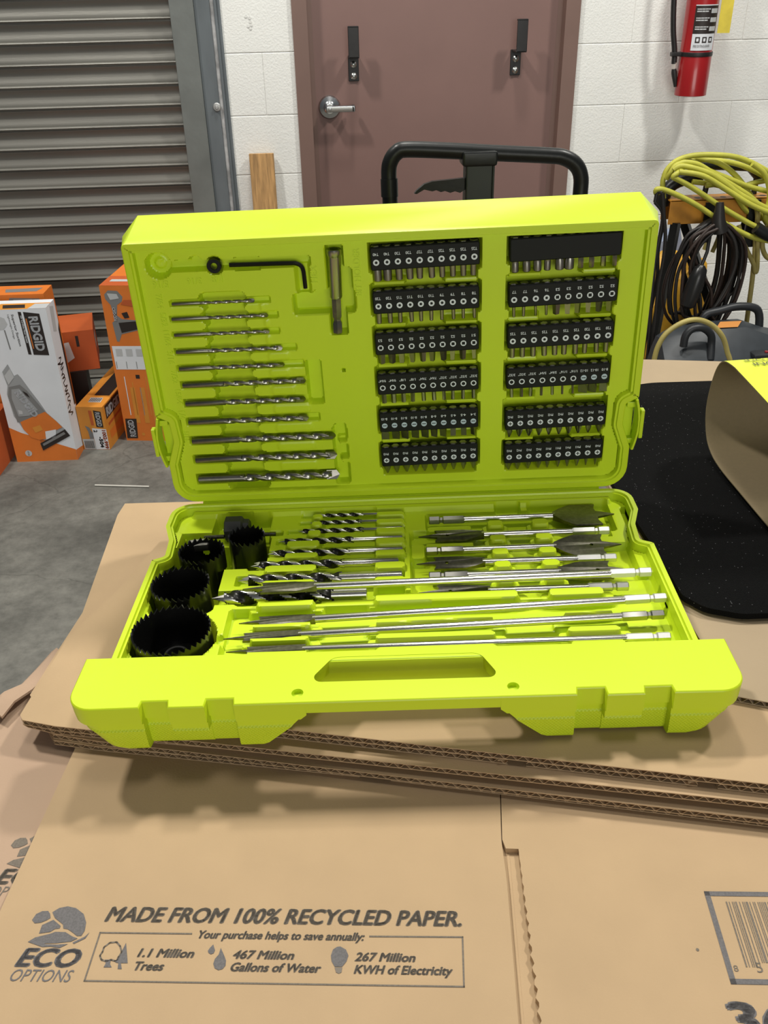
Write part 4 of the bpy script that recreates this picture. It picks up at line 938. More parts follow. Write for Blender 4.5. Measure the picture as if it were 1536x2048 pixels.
# spade bits
def spade(M, L, w, label, group, blade_l=46.0, rodr=2.9, flip=False, hexm=None, mk=True, hole=True):
    e = empty('spade_bit', M=M); tag(e, label, 'spade bit', group)
    m_ = MB(); xl(m_, [(0, 3.2), (0.6, 3.65), (8.6, 3.65), (9.6, 2.6), (11.4, 2.6), (12.4, 3.65), (29.0, 3.65), (30.5, 2.95)], 6, 0); m_.build('hex_shank', hexm or satin, e, scale=0.001, ang=30)
    b0 = L - blade_l - 12; b1 = L - blade_l
    m_ = MB(); xl(m_, [(29.5, rodr), (b0, rodr), (b0 + 2, rodr * 0.96)], 18, 0)
    m_.build('rod', steel, e, scale=0.001)
    t = 0.95; tp = L - 15.0; hw = w / 2; sp_ = min(1.6, w * 0.08)
    up_ = [(b0, rodr * 0.98), (b0 + 7, hw * 0.55 + rodr * 0.4), (b0 + 14, hw * 0.93), (b0 + 17, hw)]
    if hw < 6: up_ = [(b0, rodr * 0.98), (b0 + 6, (rodr + hw) / 2), (b0 + 12, hw * 0.97), (b0 + 16, hw)]
    P = up_ + [(tp + sp_, hw), (tp - 0.5, hw * 0.62), (tp, hw * 0.30), (tp + 4, hw * 0.22), (L, 0.15)]
    P = P + [(x, -y) for x, y in P[::-1]]
    th = [max(t, rodr * 0.9) if x <= b0 + 0.1 else (1.5 if x < b0 + 8 else (0.35 if x > L - 1 else t)) for x, y in P]
    m_ = MB(); n = len(P)
    hh = circle(tp - 9, 0, min(1.5, hw * 0.22), 12)
    # the two faces with a bored hole, and the rim
    top0 = m_.n
    m_.flat(P[::-1], 0, 0, holes=(hh,) if hole else ()); k0 = m_.n
    V = m_.v[top0:k0]; Fc = m_.f[:]
    zt = {(round(x, 4), round(y, 4)): q for (x, y), q in zip(P, th)}
    vt = [(x, y, zt.get((round(x, 4), round(y, 4)), t)) for x, y, z in V]; vb = [(x, y, -z) for x, y, z in vt]
    m2 = MB(); m2.add(vt, Fc, 0); m2.add(vb, [f[::-1] for f in Fc], 0)
    Q = P; m2.add([(x, y, q) for (x, y), q in zip(Q, th)] + [(x, y, -q) for (x, y), q in zip(Q, th)], [(j, j + n, (j + 1) % n + n, (j + 1) % n) for j in range(n)], 0)
    if hole: m2.loft([[(x, y, t) for x, y in hh], [(x, y, -t) for x, y in hh]], 0)
    if mk:                                           # stamped size marks
        for q in range(3): m2.box(b1 + 8 + q * 3.0, b1 + 9.2 + q * 3.0, -hw * 0.28, hw * 0.22, t - 0.2, t + 0.04, 1)
    m2.build('blade', [dsteel, msteelb], e, scale=0.001, ang=30)
    return e
slab = ['widest short spade bit, blade to the right, nearest the hinge', 'short spade bit, second from the hinge, blade to the left', 'short spade bit, third from the hinge, broad blade to the right', 'short spade bit, fourth from the hinge, blade to the left',
        'short spade bit, fifth from the hinge, partly under the loose long bit', 'short spade bit in front of the loose long bit, bright hex end at right']
for i, (xt, xh, y, w) in enumerate(SPADES):
    L = abs(xt - xh); rot = RZ(0) if xt > xh else RZ(180)
    spade(at(BT, xh, y, -7.2, rot, RX(random.choice([-6, 5, 3]))), L, w, slab[i], 'short spade bits in the base', blade_l=42 if w < 30 else 40, hexm=satin if xt < xh else msteelb, mk=(i == 0), hole=(i != 0))
def along(a, b):
    a = Vector(a) / 1000; b = Vector(b) / 1000; d = (b - a).normalized(); z = Vector((0, 0, 1)); y = z.cross(d).normalized(); z = d.cross(y)
    m = Matrix((d, y, z)).transposed().to_4x4(); m.translation = a; return m
for i, (a, b, w) in enumerate(LONGS):
    spade(BT @ along(b, a), (Vector(b) - Vector(a)).length, w, ['long spade bit, rearmost of the three seated in front', 'long spade bit, middle of the three seated in front', 'long spade bit nearest the carry handle'][i], 'long spade bits seated at the front of the base', blade_l=44, hexm=(satin, msteelb, satin)[i], mk=(i == 1), hole=False)
spade(BT @ along((186.0, -133.0, 3.2), (-119.0, -136.5, 2.2)), 305, 12.5, 'loose long spade bit lying across the other bits', None, blade_l=44, mk=True, hole=False)

# hole saws
for i, (x, y, r, lab) in enumerate(SAWS):
    e = empty('hole_saw', M=at(BT, x, y, -36.8)); tag(e, lab, 'hole saw', 'hole saws in the base')
    n = int(r * 1.35); Ht = 35.5; N = n * 4; ph = random.random(); w = 1.2
    v = []; zh = 23.6; LV = (0.8, zh - 3.0, zh - 1.7, zh + 1.7, zh + 3.0)
    for j in range(N):
        a = 2 * PI * (j / N) + ph; c, s_ = math.cos(a), math.sin(a)
        zt = Ht + (3.0, 1.6, 0.2, -0.6)[j % 4]
        v += [(r * c, r * s_, z) for z in LV] + [(r * c, r * s_, zt), ((r - w) * c, (r - w) * s_, zt - 0.2)] + [((r - w) * c, (r - w) * s_, max(z, 2.4)) for z in LV[::-1]]
    f = []; hc = [0] * N
    if i == 2:                                       # round side hole the lime wall shows through
        jc = int(round((PI * 0.51 - ph) / (2 * PI) * N)) % N
        for q in range(-2, 3): hc[(jc + q) % N] = 2 if abs(q) < 2 else 1
    for j in range(N):
        a = 12 * j; b = 12 * ((j + 1) % N)
        for q in range(11):
            row = q if q < 5 else (10 - q if q > 5 else 9)
            if hc[j] and row in ((1, 2, 3) if hc[j] == 2 else (2,)): continue
            f.append((a + q, b + q, b + q + 1, a + q + 1))
    m_ = MB(); m_.add(v, f, 0)
    hr = 6.5 if i < 2 else 4.6
    holes = [circle(0, 0, hr, 20)]
    if i == 2: holes = [circle(0, 0, hr, 16)]
    if i == 3: holes = [circle(0, 0, 4.0, 12)]
    if i < 2: holes.append(circle(r * 0.55, r * 0.3, 2.2, 10))
    m_.flat(circle(0, 0, r - 0.6, 48), 2.4, 0, holes=holes); m_.flat(circle(0, 0, r - 0.6, 48)[::-1], 0.8, 0, holes=[h[::-1] for h in holes])
    if i == 0:
        def wrap(p, r=r): return ((r + 0.12) * math.sin(p[0] / r + 0.05), -(r + 0.12) * math.cos(p[0] / r + 0.05), p[1])
        text(m_, 'RY', -7, Ht - 9.5, 0, 13, 8.5, 1, bold=B2, warp=wrap)
    m_.build('cup', [sawblack, limeprint], e, scale=0.001, ang=35)
    if i < 2:
        m_ = MB(); hh_ = 15.0
        m_.lathe([(hr, 1.0), (hr + 2.8, 1.0), (hr + 3.0, 1.6), (hr + 2.6, hh_ - 1), (hr + 2.0, hh_), (hr + 0.3, hh_), (hr, hh_ - 0.6), (hr, 1.0)], 28, 0, None, False, False); m_.build('hub', pm('worn_black_steel', (0.05, 0.05, 0.048), 0.25, 0.8), e, scale=0.001)
# arbors
e = empty('hole_saw_arbor', M=at(BT, -140, -31, -9)); tag(e, 'charcoal hole saw arbor with thin pilot rods, beside the smallest hole saw', 'arbor')
m_ = MB(); xl(m_, [(-10, 9.5), (-9, 11.2), (4.5, 11.2), (5.5, 10.2), (6.0, 8.8), (10.5, 8.4), (11.2, 7.4)], 8, 0); m_.build('body', greypl, e, scale=0.001, ang=30)
m_ = MB(); xl(m_, [(-27, 1.2), (-26, 1.7), (-10, 1.9)], 8, 0, M=T((0, -10.0, -1))); xl(m_, [(9, 2.6), (22, 1.9), (34, 1.5)], 8, 0, M=T((0, -8.5, -1))); m_.build('pilot_rod', dsteel, e, scale=0.001)
e2 = MB(); xl(e2, [(-9, 5.0), (-8, 5.8), (7, 5.8), (8, 5.0)], 6, 0)
o = e2.build('arbor_nut', msteel, None, at(BT, -167.5, -57.0, -7.5, RZ(8)), scale=0.001, ang=30); tag(o, 'small dark hex nut peeking out behind the medium hole saw', 'nut')

# ------------------------------------------------------------------ cartons by the shutter
orange = pm('orange_carton', (0.72, 0.19, 0.025), 0.55, var=0.08, vscale=12)
orange2 = pm('amber_carton', (0.68, 0.27, 0.035), 0.55, var=0.10, vscale=10)
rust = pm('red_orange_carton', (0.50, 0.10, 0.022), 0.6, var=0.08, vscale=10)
wht = pm('white_carton', (0.74, 0.76, 0.80), 0.5, var=0.04, vscale=10)
wgrey = pm('carton_side_white', (0.60, 0.60, 0.60), 0.55, var=0.08, vscale=14)
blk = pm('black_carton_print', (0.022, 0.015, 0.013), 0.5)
gry = pm('grey_carton_print', (0.20, 0.20, 0.20), 0.5); gry2 = pm('mid_grey_print', (0.33, 0.34, 0.35), 0.5); lgry = pm('pale_grey_print', (0.50, 0.51, 0.52), 0.5)
prt = [orange, wht, blk, gry, gry2, lgry, orange2, rust]
class Carton:                                        # w along the front, d backwards, h up; prints on front (F), right side (R), top (T)
    def __init__(s, w, d, h, mats6, bev=0.003):
        s.m = MB(); s.w, s.d, s.h = w, d, h
        v = [(x, y, z) for z in (0, h) for y in (0, d) for x in (0, w)]
        fb, fr, tp, sl, bk, bt = mats6
        s.m.add(v, [(0, 1, 5, 4), (1, 3, 7, 5), (4, 5, 7, 6), (0, 4, 6, 2), (2, 6, 7, 3), (0, 2, 3, 1)], [fb, fr, tp, sl, bk, bt]); s.z = 0.0004
    def F(s, poly, mat, k=1, holes=()): s.m.flat(poly, 0, mat, Matrix(((1, 0, 0, 0), (0, 0, -1, -s.z * k), (0, 1, 0, 0), (0, 0, 0, 1))), holes)
    def FT(s, st, x, y, w=None, h=None, mat=1, rot=0, k=2, bold=B2, align='l'): text(s.m, st, x, y, 0, w, h, mat, Matrix(((1, 0, 0, 0), (0, 0, -1, -s.z * k), (0, 1, 0, 0), (0, 0, 0, 1))), bold=bold, rot=rot, align=align)
    def MR(s, k): return Matrix(((0, 0, 1, s.w + s.z * k), (1, 0, 0, 0), (0, 1, 0, 0), (0, 0, 0, 1)))
    def R(s, poly, mat, k=1): s.m.flat(poly, 0, mat, s.MR(k))
    def RT(s, st, x, y, w=None, h=None, mat=1, rot=0, k=2, bold=B2): text(s.m, st, x, y, 0, w, h, mat, s.MR(k), bold=bold, rot=rot)
    def Tp(s, poly, mat, k=1): s.m.flat(poly, s.h + s.z * k, mat)
    def done(s, label, x, y, z, yaw, group=None):
        # flap seams along the top
        o = s.m.build('product_carton', prt, None, T((x, y, z)) @ RZ(yaw), smooth=False); tag(o, label, 'box', group); return o
rect = lambda x0, x1, y0, y1: [(x0, y0), (x1, y0), (x1, y1), (x0, y1)]
# white carton with the hand vacuum
c = Carton(0.207, 0.095, 0.536, (1, 1, 1, 1, 1, 0))
c.F([(0, 0), (0.207, 0), (0.207, 0.040), (0.036, 0.110), (0, 0.131)], 0)
c.F([(0.1345, 0.527), (0.184, 0.5195), (0.1868, 0.381), (0.138, 0.3845)], 2); c.FT('RIDGID', 0.149, 0.510, 0.112, 0.026, 1, rot=-89, k=2)
c.F([(0.138, 0.505), (0.141, 0.505), (0.1435, 0.405), (0.1405, 0.405)], 0, 2)
c.F([(0.118, 0.528), (0.128, 0.527), (0.1315, 0.385), (0.1215, 0.3865)], 2); c.FT('18V Cordless Hand Vacuum', 0.1225, 0.515, 0.09, 0.006, 1, rot=-89, bold=B1)
c.FT('Superior Suction', 0.093, 0.52, 0.105, 0.010, 2, rot=-88, k=1, bold=B1); c.FT('Lightweight Design', 0.082, 0.52, 0.08, 0.007, 3, rot=-88, k=1, bold=B1)
c.F([(0.062, 0.47), (0.066, 0.47), (0.070, 0.405), (0.066, 0.405)], 3); c.F([(0.045, 0.52), (0.072, 0.508), (0.078, 0.488), (0.062, 0.472), (0.045, 0.47)], 5)
V0 = [(0.0476, 0.3557), (0.059, 0.3146), (0.0716, 0.3202), (0.0802, 0.3076), (0.1005, 0.2614), (0.1192, 0.2229), (0.1372, 0.1796), (0.162, 0.1484), (0.1851, 0.117), (0.1979, 0.0923), (0.0956, 0.0365), (0.0931, 0.0812), (0.0676, 0.0912), (0.047, 0.1228), (0.0373, 0.1492), (0.0267, 0.1712), (0.0219, 0.2519), (0.0304, 0.2807), (0.0247, 0.3302)]
c.F(V0, 4)
c.F([(0.0332, 0.2765), (0.071, 0.2833), (0.0892, 0.2618), (0.1323, 0.1841), (0.0759, 0.1477), (0.0334, 0.1494), (0.0238, 0.2435)], 3, 2)
c.F([(0.040, 0.268), (0.066, 0.270), (0.085, 0.235), (0.110, 0.192), (0.078, 0.172), (0.042, 0.170), (0.034, 0.235)], 4, 3)
c.F([(0.074, 0.262), (0.088, 0.252), (0.094, 0.236), (0.082, 0.246)], 2, 4); c.F([(0.045, 0.195), (0.058, 0.19), (0.058, 0.178), (0.045, 0.178)], 5, 4)
c.F([(0.0430, 0.1500), (0.1320, 0.1841), (0.162, 0.1484), (0.178, 0.125), (0.13, 0.105), (0.12, 0.085), (0.0931, 0.0812), (0.0676, 0.0912), (0.047, 0.1228)], 0, 3)
c.F([(0.078, 0.128), (0.105, 0.136), (0.112, 0.118), (0.085, 0.108)], 6, 4)
c.F([(0.118, 0.112), (0.155, 0.118), (0.150, 0.09), (0.115, 0.082)], 1, 4)
c.F([(0.0923, 0.068), (0.1851, 0.117), (0.1979, 0.0923), (0.0965, 0.041)], 2, 4); c.F([(0.100, 0.066), (0.18, 0.108), (0.184, 0.100), (0.102, 0.058)], 3, 5)
c.F([(0.0247, 0.3302), (0.0476, 0.3557), (0.0581, 0.3105), (0.0351, 0.2847)], 5, 3); c.F([(0.0247, 0.3302), (0.0476, 0.3557), (0.051, 0.342), (0.028, 0.318)], 4, 4)
c.FT('RIDGID', 0.048, 0.256, 0.100, 0.020, 1, rot=-65, k=5)
c.F(circle(0.045, 0.032, 0.0115, 16), 5, 2); c.FT('LIFETIME', 0.045, 0.032, 0.018, 0.005, 3, rot=-90, k=3, bold=B1, align='c')
rs = random.Random(3)
px_, pz_ = 0.030, 0.36                              # marker scrawl down the side
for k in range(40):
    nx, nz = 0.03 + 0.02 * math.sin(k * 1.7) + 0.012 * rs.uniform(-1, 1), 0.36 - k * 0.0052 + rs.uniform(-0.006, 0.006)
    line_d = Vector((nx - px_, nz - pz_)); n_ = Vector((-line_d.y, line_d.x)).normalized() * 0.0022
    c.R([(px_ - n_.x, pz_ - n_.y), (nx - n_.x, nz - n_.y), (nx + n_.x, nz + n_.y), (px_ + n_.x, pz_ + n_.y)], 2, 1); px_, pz_ = nx, nz
c.R([(0.0, 0.0), (0.095, 0.0), (0.095, 0.012), (0.0, 0.038)], 0, 1); c.R([(0.080, 0.17), (0.0945, 0.17), (0.0945, 0.46), (0.080, 0.44)], 2, 1); c.R([(0.03, 0.45), (0.06, 0.44), (0.075, 0.52), (0.04, 0.53)], 5, 1)
c.Tp([(0.03, 0.0), (0.207, 0.0), (0.207, 0.06), (0.05, 0.06)], 6, 1); c.Tp([(0.07, 0.01), (0.14, 0.01), (0.13, 0.045), (0.06, 0.045)], 2, 2); c.Tp([(0.15, 0.0), (0.207, 0.0), (0.207, 0.05), (0.16, 0.05)], 5, 2)
c.done('tall white carton with a printed hand vacuum, nearest the left frame edge', -1.080, 2.857, 0, -1.5)
# orange carton behind it
c = Carton(0.30, 0.10, 0.545, (0, 0, 0, 0, 0, 0)); c.Tp([(0.02, 0.02), (0.12, 0.02), (0.12, 0.08), (0.02, 0.08)], 1); c.Tp([(0.17, 0.025), (0.27, 0.03), (0.28, 0.07), (0.16, 0.06)], 3)
c.F([(0.165, 0.495), (0.29, 0.5), (0.285, 0.53), (0.19, 0.535)], 3); c.F([(0.20, 0.503), (0.26, 0.503), (0.26, 0.529), (0.20, 0.529)], 4, 2); c.FT('RIDGID', 0.205, 0.508, 0.05, 0.016, 1, k=3); c.F(rect(0.02, 0.11, 0.5, 0.535), 1)
c.done('orange carton standing behind the tall white carton', -1.21, 2.99, 0, -2)
# small carton with the price sticker
c = Carton(0.094, 0.40, 0.163, (6, 6, 6, 6, 6, 6))
c.F([(0.060, 0.151), (0.0863, 0.146), (0.0861, 0.086), (0.0613, 0.088)], 2); c.FT('RIDGID', 0.066, 0.143, 0.052, 0.015, 1, rot=-89); c.F([(0.042, 0.150), (0.054, 0.149), (0.054, 0.094), (0.044, 0.094)], 7)
c.F([(0.02, 0.092), (0.034, 0.086), (0.046, 0.058), (0.042, 0.036), (0.030, 0.040), (0.028, 0.07)], 3)
c.F([(0.0435, 0.083), (0.094, 0.080), (0.094, 0.003), (0.046, 0.001)], 1, 2); c.F([(0.002, 0.040), (0.0435, 0.042), (0.046, 0.001), (0.004, 0.001)], 5, 2)
for k in range(9): c.F(rect(0.008 + k * 0.0038, 0.0098 + k * 0.0038, 0.006, 0.034), 2, 3)
c.FT('1002-999', 0.0785, 0.076, 0.070, 0.012, 7, rot=-89, k=4); c.FT('-504', 0.063, 0.050, 0.040, 0.012, 2, rot=-89, k=4); c.FT('2', 0.049, 0.076, None, 0.012, 2, rot=-89, k=4)
c.R([(0.02, 0.158), (0.30, 0.158), (0.30, 0.118), (0.02, 0.108)], 2); c.RT('RIDGID', 0.03, 0.115, 0.13, 0.032, 1); c.R([(0.03, 0.09), (0.16, 0.094), (0.16, 0.085), (0.03, 0.080)], 7); c.R([(0.03, 0.06), (0.20, 0.065), (0.20, 0.03), (0.03, 0.03)], 0, 1)
c.Tp([(0.03, 0.04), (0.075, 0.04), (0.07, 0.08), (0.025, 0.08)], 5); 
for k in range(7): c.Tp(rect(0.030 + k * 0.006, 0.033 + k * 0.006, 0.045, 0.075), 2, 2)
c.Tp(rect(0.03, 0.085, 0.10, 0.36), 2)
c.done('small low amber carton with a white price sticker, between the tall cartons', -0.869, 2.931, 0, -9.2)
# tall orange nailer carton
c = Carton(0.225, 0.33, 0.5625, (0, 0, 0, 0, 0, 0))
NL = [(0.0128, 0.5331), (0.0272, 0.5468), (0.0585, 0.5451), (0.0729, 0.5256), (0.0682, 0.5098), (0.0502, 0.4978), (0.0439, 0.4619), (0.0579, 0.4499), (0.1013, 0.4463), (0.1514, 0.45), (0.1514, 0.415), (0.1014, 0.4098), (0.0488, 0.397), (0.036, 0.3701), (0.0282, 0.3721), (0.0236, 0.4375), (0.0351, 0.4457), (0.0283, 0.4977), (0.0139, 0.5173)]
c.F(NL, 3); c.F([(0.022, 0.537), (0.055, 0.535), (0.060, 0.52), (0.03, 0.515)], 5, 2); c.F([(0.062, 0.500), (0.12, 0.49), (0.12, 0.515), (0.075, 0.515)], 7, 2)
c.F([(0.045, 0.437), (0.12, 0.444), (0.12, 0.418), (0.05, 0.402)], 2, 2); c.F([(0.031, 0.486), (0.042, 0.486), (0.042, 0.443), (0.033, 0.443)], 2, 2); c.FT('RIDGID', 0.041, 0.444, 0.045, 0.009, 1, rot=90, k=3); c.F([(0.06, 0.47), (0.08, 0.475), (0.085, 0.455), (0.068, 0.452)], 2, 2)
c.F([(0.0068, 0.355), (0.18, 0.357), (0.18, 0.272), (0.0085, 0.271)], 1)
for k in range(4): c.F(rect(0.012 + k * 0.035, 0.014 + k * 0.035, 0.275, 0.30), 3, 2); c.F(rect(0.018 + k * 0.035, 0.040 + k * 0.035, 0.32, 0.345), 5, 2)
c.F(rect(0.072, 0.086, 0.238, 0.252), 2); 
for k in range(6): c.F(rect(0.030 + k * 0.025, 0.033 + k * 0.025, 0.10, 0.245 - 0.02 * (k % 3)), 1 if k % 2 == 0 else 6)
for k in range(3): c.F(rect(0.045 + k * 0.034, 0.062 + k * 0.034, 0.07, 0.205), 6, 1)
c.F([(0.008, 0.086), (0.0486, 0.086), (0.0426, 0.010), (0.0037, 0.0095)], 2, 2); c.FT('RIDGID', 0.0375, 0.017, 0.064, 0.020, 1, rot=92, k=3)
for k in range(2): c.F(circle(0.065 + 0.035 * k, 0.026, 0.006, 12), 6)
c.Tp([(0.0, 0.0), (0.225, 0.0), (0.225, 0.11), (0.0, 0.11)], 7); c.Tp(rect(0.02, 0.10, 0.045, 0.07), 5, 2); c.Tp([(0.08, 0.16), (0.18, 0.16), (0.16, 0.26), (0.10, 0.26)], 1, 2); c.Tp([(0.10, 0.18), (0.17, 0.18), (0.155, 0.24), (0.11, 0.24)], 2, 3)
c.done('tall orange carton printed with a nail gun, left of the green lid', -0.729, 2.986, 0, -8.5)
# low carton further back, dark one at the frame edge
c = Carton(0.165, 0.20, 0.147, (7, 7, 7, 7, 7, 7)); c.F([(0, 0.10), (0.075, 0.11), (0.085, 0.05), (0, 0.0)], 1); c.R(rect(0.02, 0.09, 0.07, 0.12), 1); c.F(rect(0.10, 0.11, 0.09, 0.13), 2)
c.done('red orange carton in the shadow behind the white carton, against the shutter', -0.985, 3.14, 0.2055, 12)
c = Carton(0.125, 0.20, 0.205, (2, 2, 2, 2, 2, 2)); c.done('added black block in place of the shadow under the red orange carton', -0.995, 3.13, 0, 12)  # black block added to make the dark shadow below the red orange carton
c = Carton(0.20, 0.20, 0.18, (7, 7, 7, 7, 7, 7)); c.F(rect(0.02, 0.18, 0.05, 0.12), 2)
c.done('dark red carton cut off by the left frame edge', -1.312, 2.76, 0, -3)

mb = MB(); mb.tube([(-0.776, 2.652, 0.0035), (-0.597, 2.6225, 0.0035)], 0.0028, 8); o = mb.build('thin_rod', pm('pale_rod', (0.6, 0.58, 0.52), 0.5)); tag(o, 'thin pale rod lying on the concrete floor left of the green case', 'rod')

# plank against the wall
plankm = pm('plank_wood', (0.50, 0.29, 0.115), 0.65, var=0.38, vscale=16, stretch=(9, 9, 0.7), bump=0.15, bscale=150)
mb = MB(); mb.box(-0.045, 0.045, -0.010, 0.010, 0, 0.865, 0, bev=0.0015)
o = mb.build('wooden_plank', plankm, None, T((-0.200, WY - 0.085, 0)) @ RY(0.2) @ RX(-4.2)); tag(o, 'short pine plank leaning on the block wall beside the brown door', 'plank')

# fire extinguisher
red = pm('extinguisher_red', (0.30, 0.009, 0.011), 0.3, coat=0.3)
ex = empty('fire_extinguisher', loc=(1.364, WY - 0.085, 1.022)); tag(ex, 'red fire extinguisher hanging on the white block wall', 'fire extinguisher')
R = 0.0555
mb = MB(); mb.lathe([(0.050, 0.0), (R, 0.002), (R, 0.14), (R - 0.001, 0.142), (R - 0.001, 0.42), (0.047, 0.46), (0.025, 0.485), (0.018, 0.49), (0.018, 0.51)], 48, 0); mb.lathe([(0.0505, 0.0), (0.048, 0.012), (0.0, 0.03)], 48, 0, None, False, True); body = mb.build('cylinder', red, ex)
def band(z0, z1, a0, a1, r, mats, name, parent, extra=None):
    m_ = MB(); n = 24; v = []
    for k in range(n + 1):
        a = math.radians(a0 + (a1 - a0) * k / n); v += [(r * math.sin(a), -r * math.cos(a), z0), (r * math.sin(a), -r * math.cos(a), z1)]
    m_.add(v, [(2 * k, 2 * k + 2, 2 * k + 3, 2 * k + 1) for k in range(n)], 0)
    def W(p): a = math.radians(p[0]); return ((r + 0.0006) * math.sin(a), -(r + 0.0006) * math.cos(a), p[1])
    if extra:
        for (b0, b1, c0, c1, mt) in extra:
            v = []
            for k in range(9): a = b0 + (b1 - b0) * k / 8; v += [W((a, c0)), W((a, c1))]
            m_.add(v, [(2 * k, 2 * k + 2, 2 * k + 3, 2 * k + 1) for k in range(8)], mt)
    text(m_, 'FIRE EXTINGUISHER', 0, 0, 0, 60, 0.008, 3, bold=B1, warp=lambda p: (lambda a: ((r + 0.0012) * math.sin(a), -(r + 0.0012) * math.cos(a), z0 + 0.010 + p[1]))(math.radians(p[0] - 34)))
    m_.build(name, mats, parent)
lab = []
for k in range(3): lab.append((-30 + k * 24, -14 + k * 24, 0.172, 0.190, 1)); lab.append((-26 + k * 24, -18 + k * 24, 0.176, 0.186, 0))
lab += [(-42, 48, 0.20, 0.285, 1)]
for k in range(3): lab.append((-36, 4, 0.212 + k * 0.027, 0.216 + k * 0.027, 2)); lab.append((-36, 10, 0.219 + k * 0.027, 0.2225 + k * 0.027, 2)); lab.append((14, 44, 0.208 + k * 0.027, 0.222 + k * 0.027, 2))
band(0.148, 0.288, -42, 48, R + 0.0005, [wht, blk, lgry, gry], 'label', body, lab)
mb = MB(); mb.lathe([(R + 0.0008, 0.128), (R + 0.002, 0.130), (R + 0.002, 0.140), (R + 0.0008, 0.142)], 40, 0, None, False, False); mb.box(-0.090, -0.050, -0.012, 0.012, 0.128, 0.142, 0, bev=0.003); mb.build('strap', black, ex)
mb = MB(); mb.tube(smooth_path([(0.0, -0.02, 0.53), (-0.055, -0.02, 0.55), (-0.100, -0.005, 0.50), (-0.108, 0.0, 0.40), (-0.103, 0.0, 0.30), (-0.092, 0.0, 0.21), (-0.078, 0.0, 0.145), (-0.074, 0.0, 0.105)], 5), 0.0095, 12); mb.tube([(-0.0735, 0, 0.108), (-0.0725, 0, 0.088)], [0.0095, 0.007], 12, 1); mb.tube([(-0.072, 0, 0.088), (-0.069, 0, 0.075), (-0.058, 0, 0.03)], [0.008, 0.011, 0.006], 12, 0)
mb.build('hose', [black, pm('pale_tip', (0.6, 0.55, 0.5), 0.5)], ex)
mb = MB(); mb.box(-0.012, 0.012, -0.06, 0.03, 0.51, 0.545, 0, bev=0.004); mb.box(-0.008, 0.008, -0.11, 0.0, 0.56, 0.57, 0, bev=0.003); mb.box(-0.008, 0.008, -0.10, 0.0, 0.535, 0.543, 0, bev=0.003); mb.build('valve_handle', black, ex)
mb = MB(); mb.box(-0.021, 0.021, -0.0008, 0.0008, 0.20, 0.33, 0); mb.build('inspection_tag', pm('yellow_tag', (0.70, 0.56, 0.06), 0.6, var=0.1, vscale=30), ex, T((0.070, -0.045, 0.0)) @ RZ(-8), smooth=False)
mb = MB(); mb.box(-0.02, 0.02, R - 0.002, 0.085, 0.18, 0.44, 0, bev=0.003); mb.build('wall_bracket', red, ex)

# ------------------------------------------------------------------ pallet jack behind the pile
jk = empty('pallet_jack', loc=(0.25, 1.42, 0)); tag(jk, 'black pallet jack, its loop handle rising behind the green lid', 'pallet jack')
jm = pm('black_jack_paint', (0.010, 0.011, 0.0105), 0.36, spec=0.35, var=0.15, vscale=40, bump=0.04, bscale=120)
jd = pm('dark_green_paint', (0.018, 0.024, 0.019), 0.45)
J = lambda x, y, z: (x - 0.25, y - 1.42, z)
pts = [J(0.110, 1.395, 0.93), J(0.109, 1.395, 1.06), J(0.108, 1.397, 1.13), J(0.107, 1.4, 1.168), J(0.110, 1.4, 1.184), J(0.119, 1.4, 1.1955), J(0.134, 1.4, 1.1995), J(0.20, 1.4, 1.1955), J(0.27, 1.4, 1.190), J(0.345, 1.4, 1.1845), J(0.368, 1.4, 1.181), J(0.386, 1.4, 1.171), J(0.3955, 1.4, 1.155), J(0.3975, 1.4, 1.13), J(0.395, 1.397, 1.06), J(0.388, 1.395, 0.93)]
mb = MB(); mb.tube(smooth_path(pts, 5), 0.0115, 16); mb.tube([J(0.110, 1.395, 0.93), J(0.15, 1.395, 0.905), J(0.35, 1.395, 0.905), J(0.388, 1.395, 0.93)], 0.0115, 14); loop = mb.build('handle_loop', jm, jk)
mb = MB(); mb.tube([J(0.1075, 1.396, 1.135), J(0.1072, 1.398, 1.16)], 0.0128, 16); mb.build('grip_sleeve', jm, loop)
mb = MB(); mb.box(-0.026, 0.026, -0.016, 0.022, 1.175, 1.196, 0, bev=0.004); mb.box(-0.020, 0.020, -0.012, 0.02, 0.88, 1.19, 1, bev=0.003); mb.box(0.0195, 0.0225, -0.012, 0.02, 0.88, 1.178, 1, bev=0.001)
mb.build('handle_bracket', [jm, jd], jk, T((-0.010, -0.022, 0)))
lev = [(0.0, 0.002), (0.0, 0.018), (-0.050, 0.0145), (-0.062, 0.011), (-0.074, 0.0015), (-0.0765, -0.002), (-0.073, -0.0025), (-0.062, 0.0035), (-0.050, 0.0005), (-0.044, 0.0020), (-0.037, -0.0010), (-0.031, 0.0005), (-0.023, -0.0025), (-0.016, -0.0005), (-0.008, -0.003)]
mb = MB(); mb.prism(lev, -0.004, 0.004, 0, Matrix(((1, 0, 0, 0), (0, 0, -1, 0), (0, 1, 0, 0), (0, 0, 0, 1)))); mb.build('release_lever', jm, jk, T((-0.029, -0.022, 1.140)), ang=25)
mb = MB(); mb.tube([J(0.245, 1.40, 0.905), J(0.26, 1.40, 0.55), J(0.26, 1.38, 0.25)], 0.02, 16); mb.build('tow_bar', jd, jk)
mb = MB(); mb.box(-0.09, 0.11, -0.12, 0.06, 0.12, 0.30, 0, bev=0.01); mb.lathe([(0.03, 0.30), (0.03, 0.40), (0.018, 0.40), (0.018, 0.45)], 20, 0); mb.build('pump_unit', jd, jk)
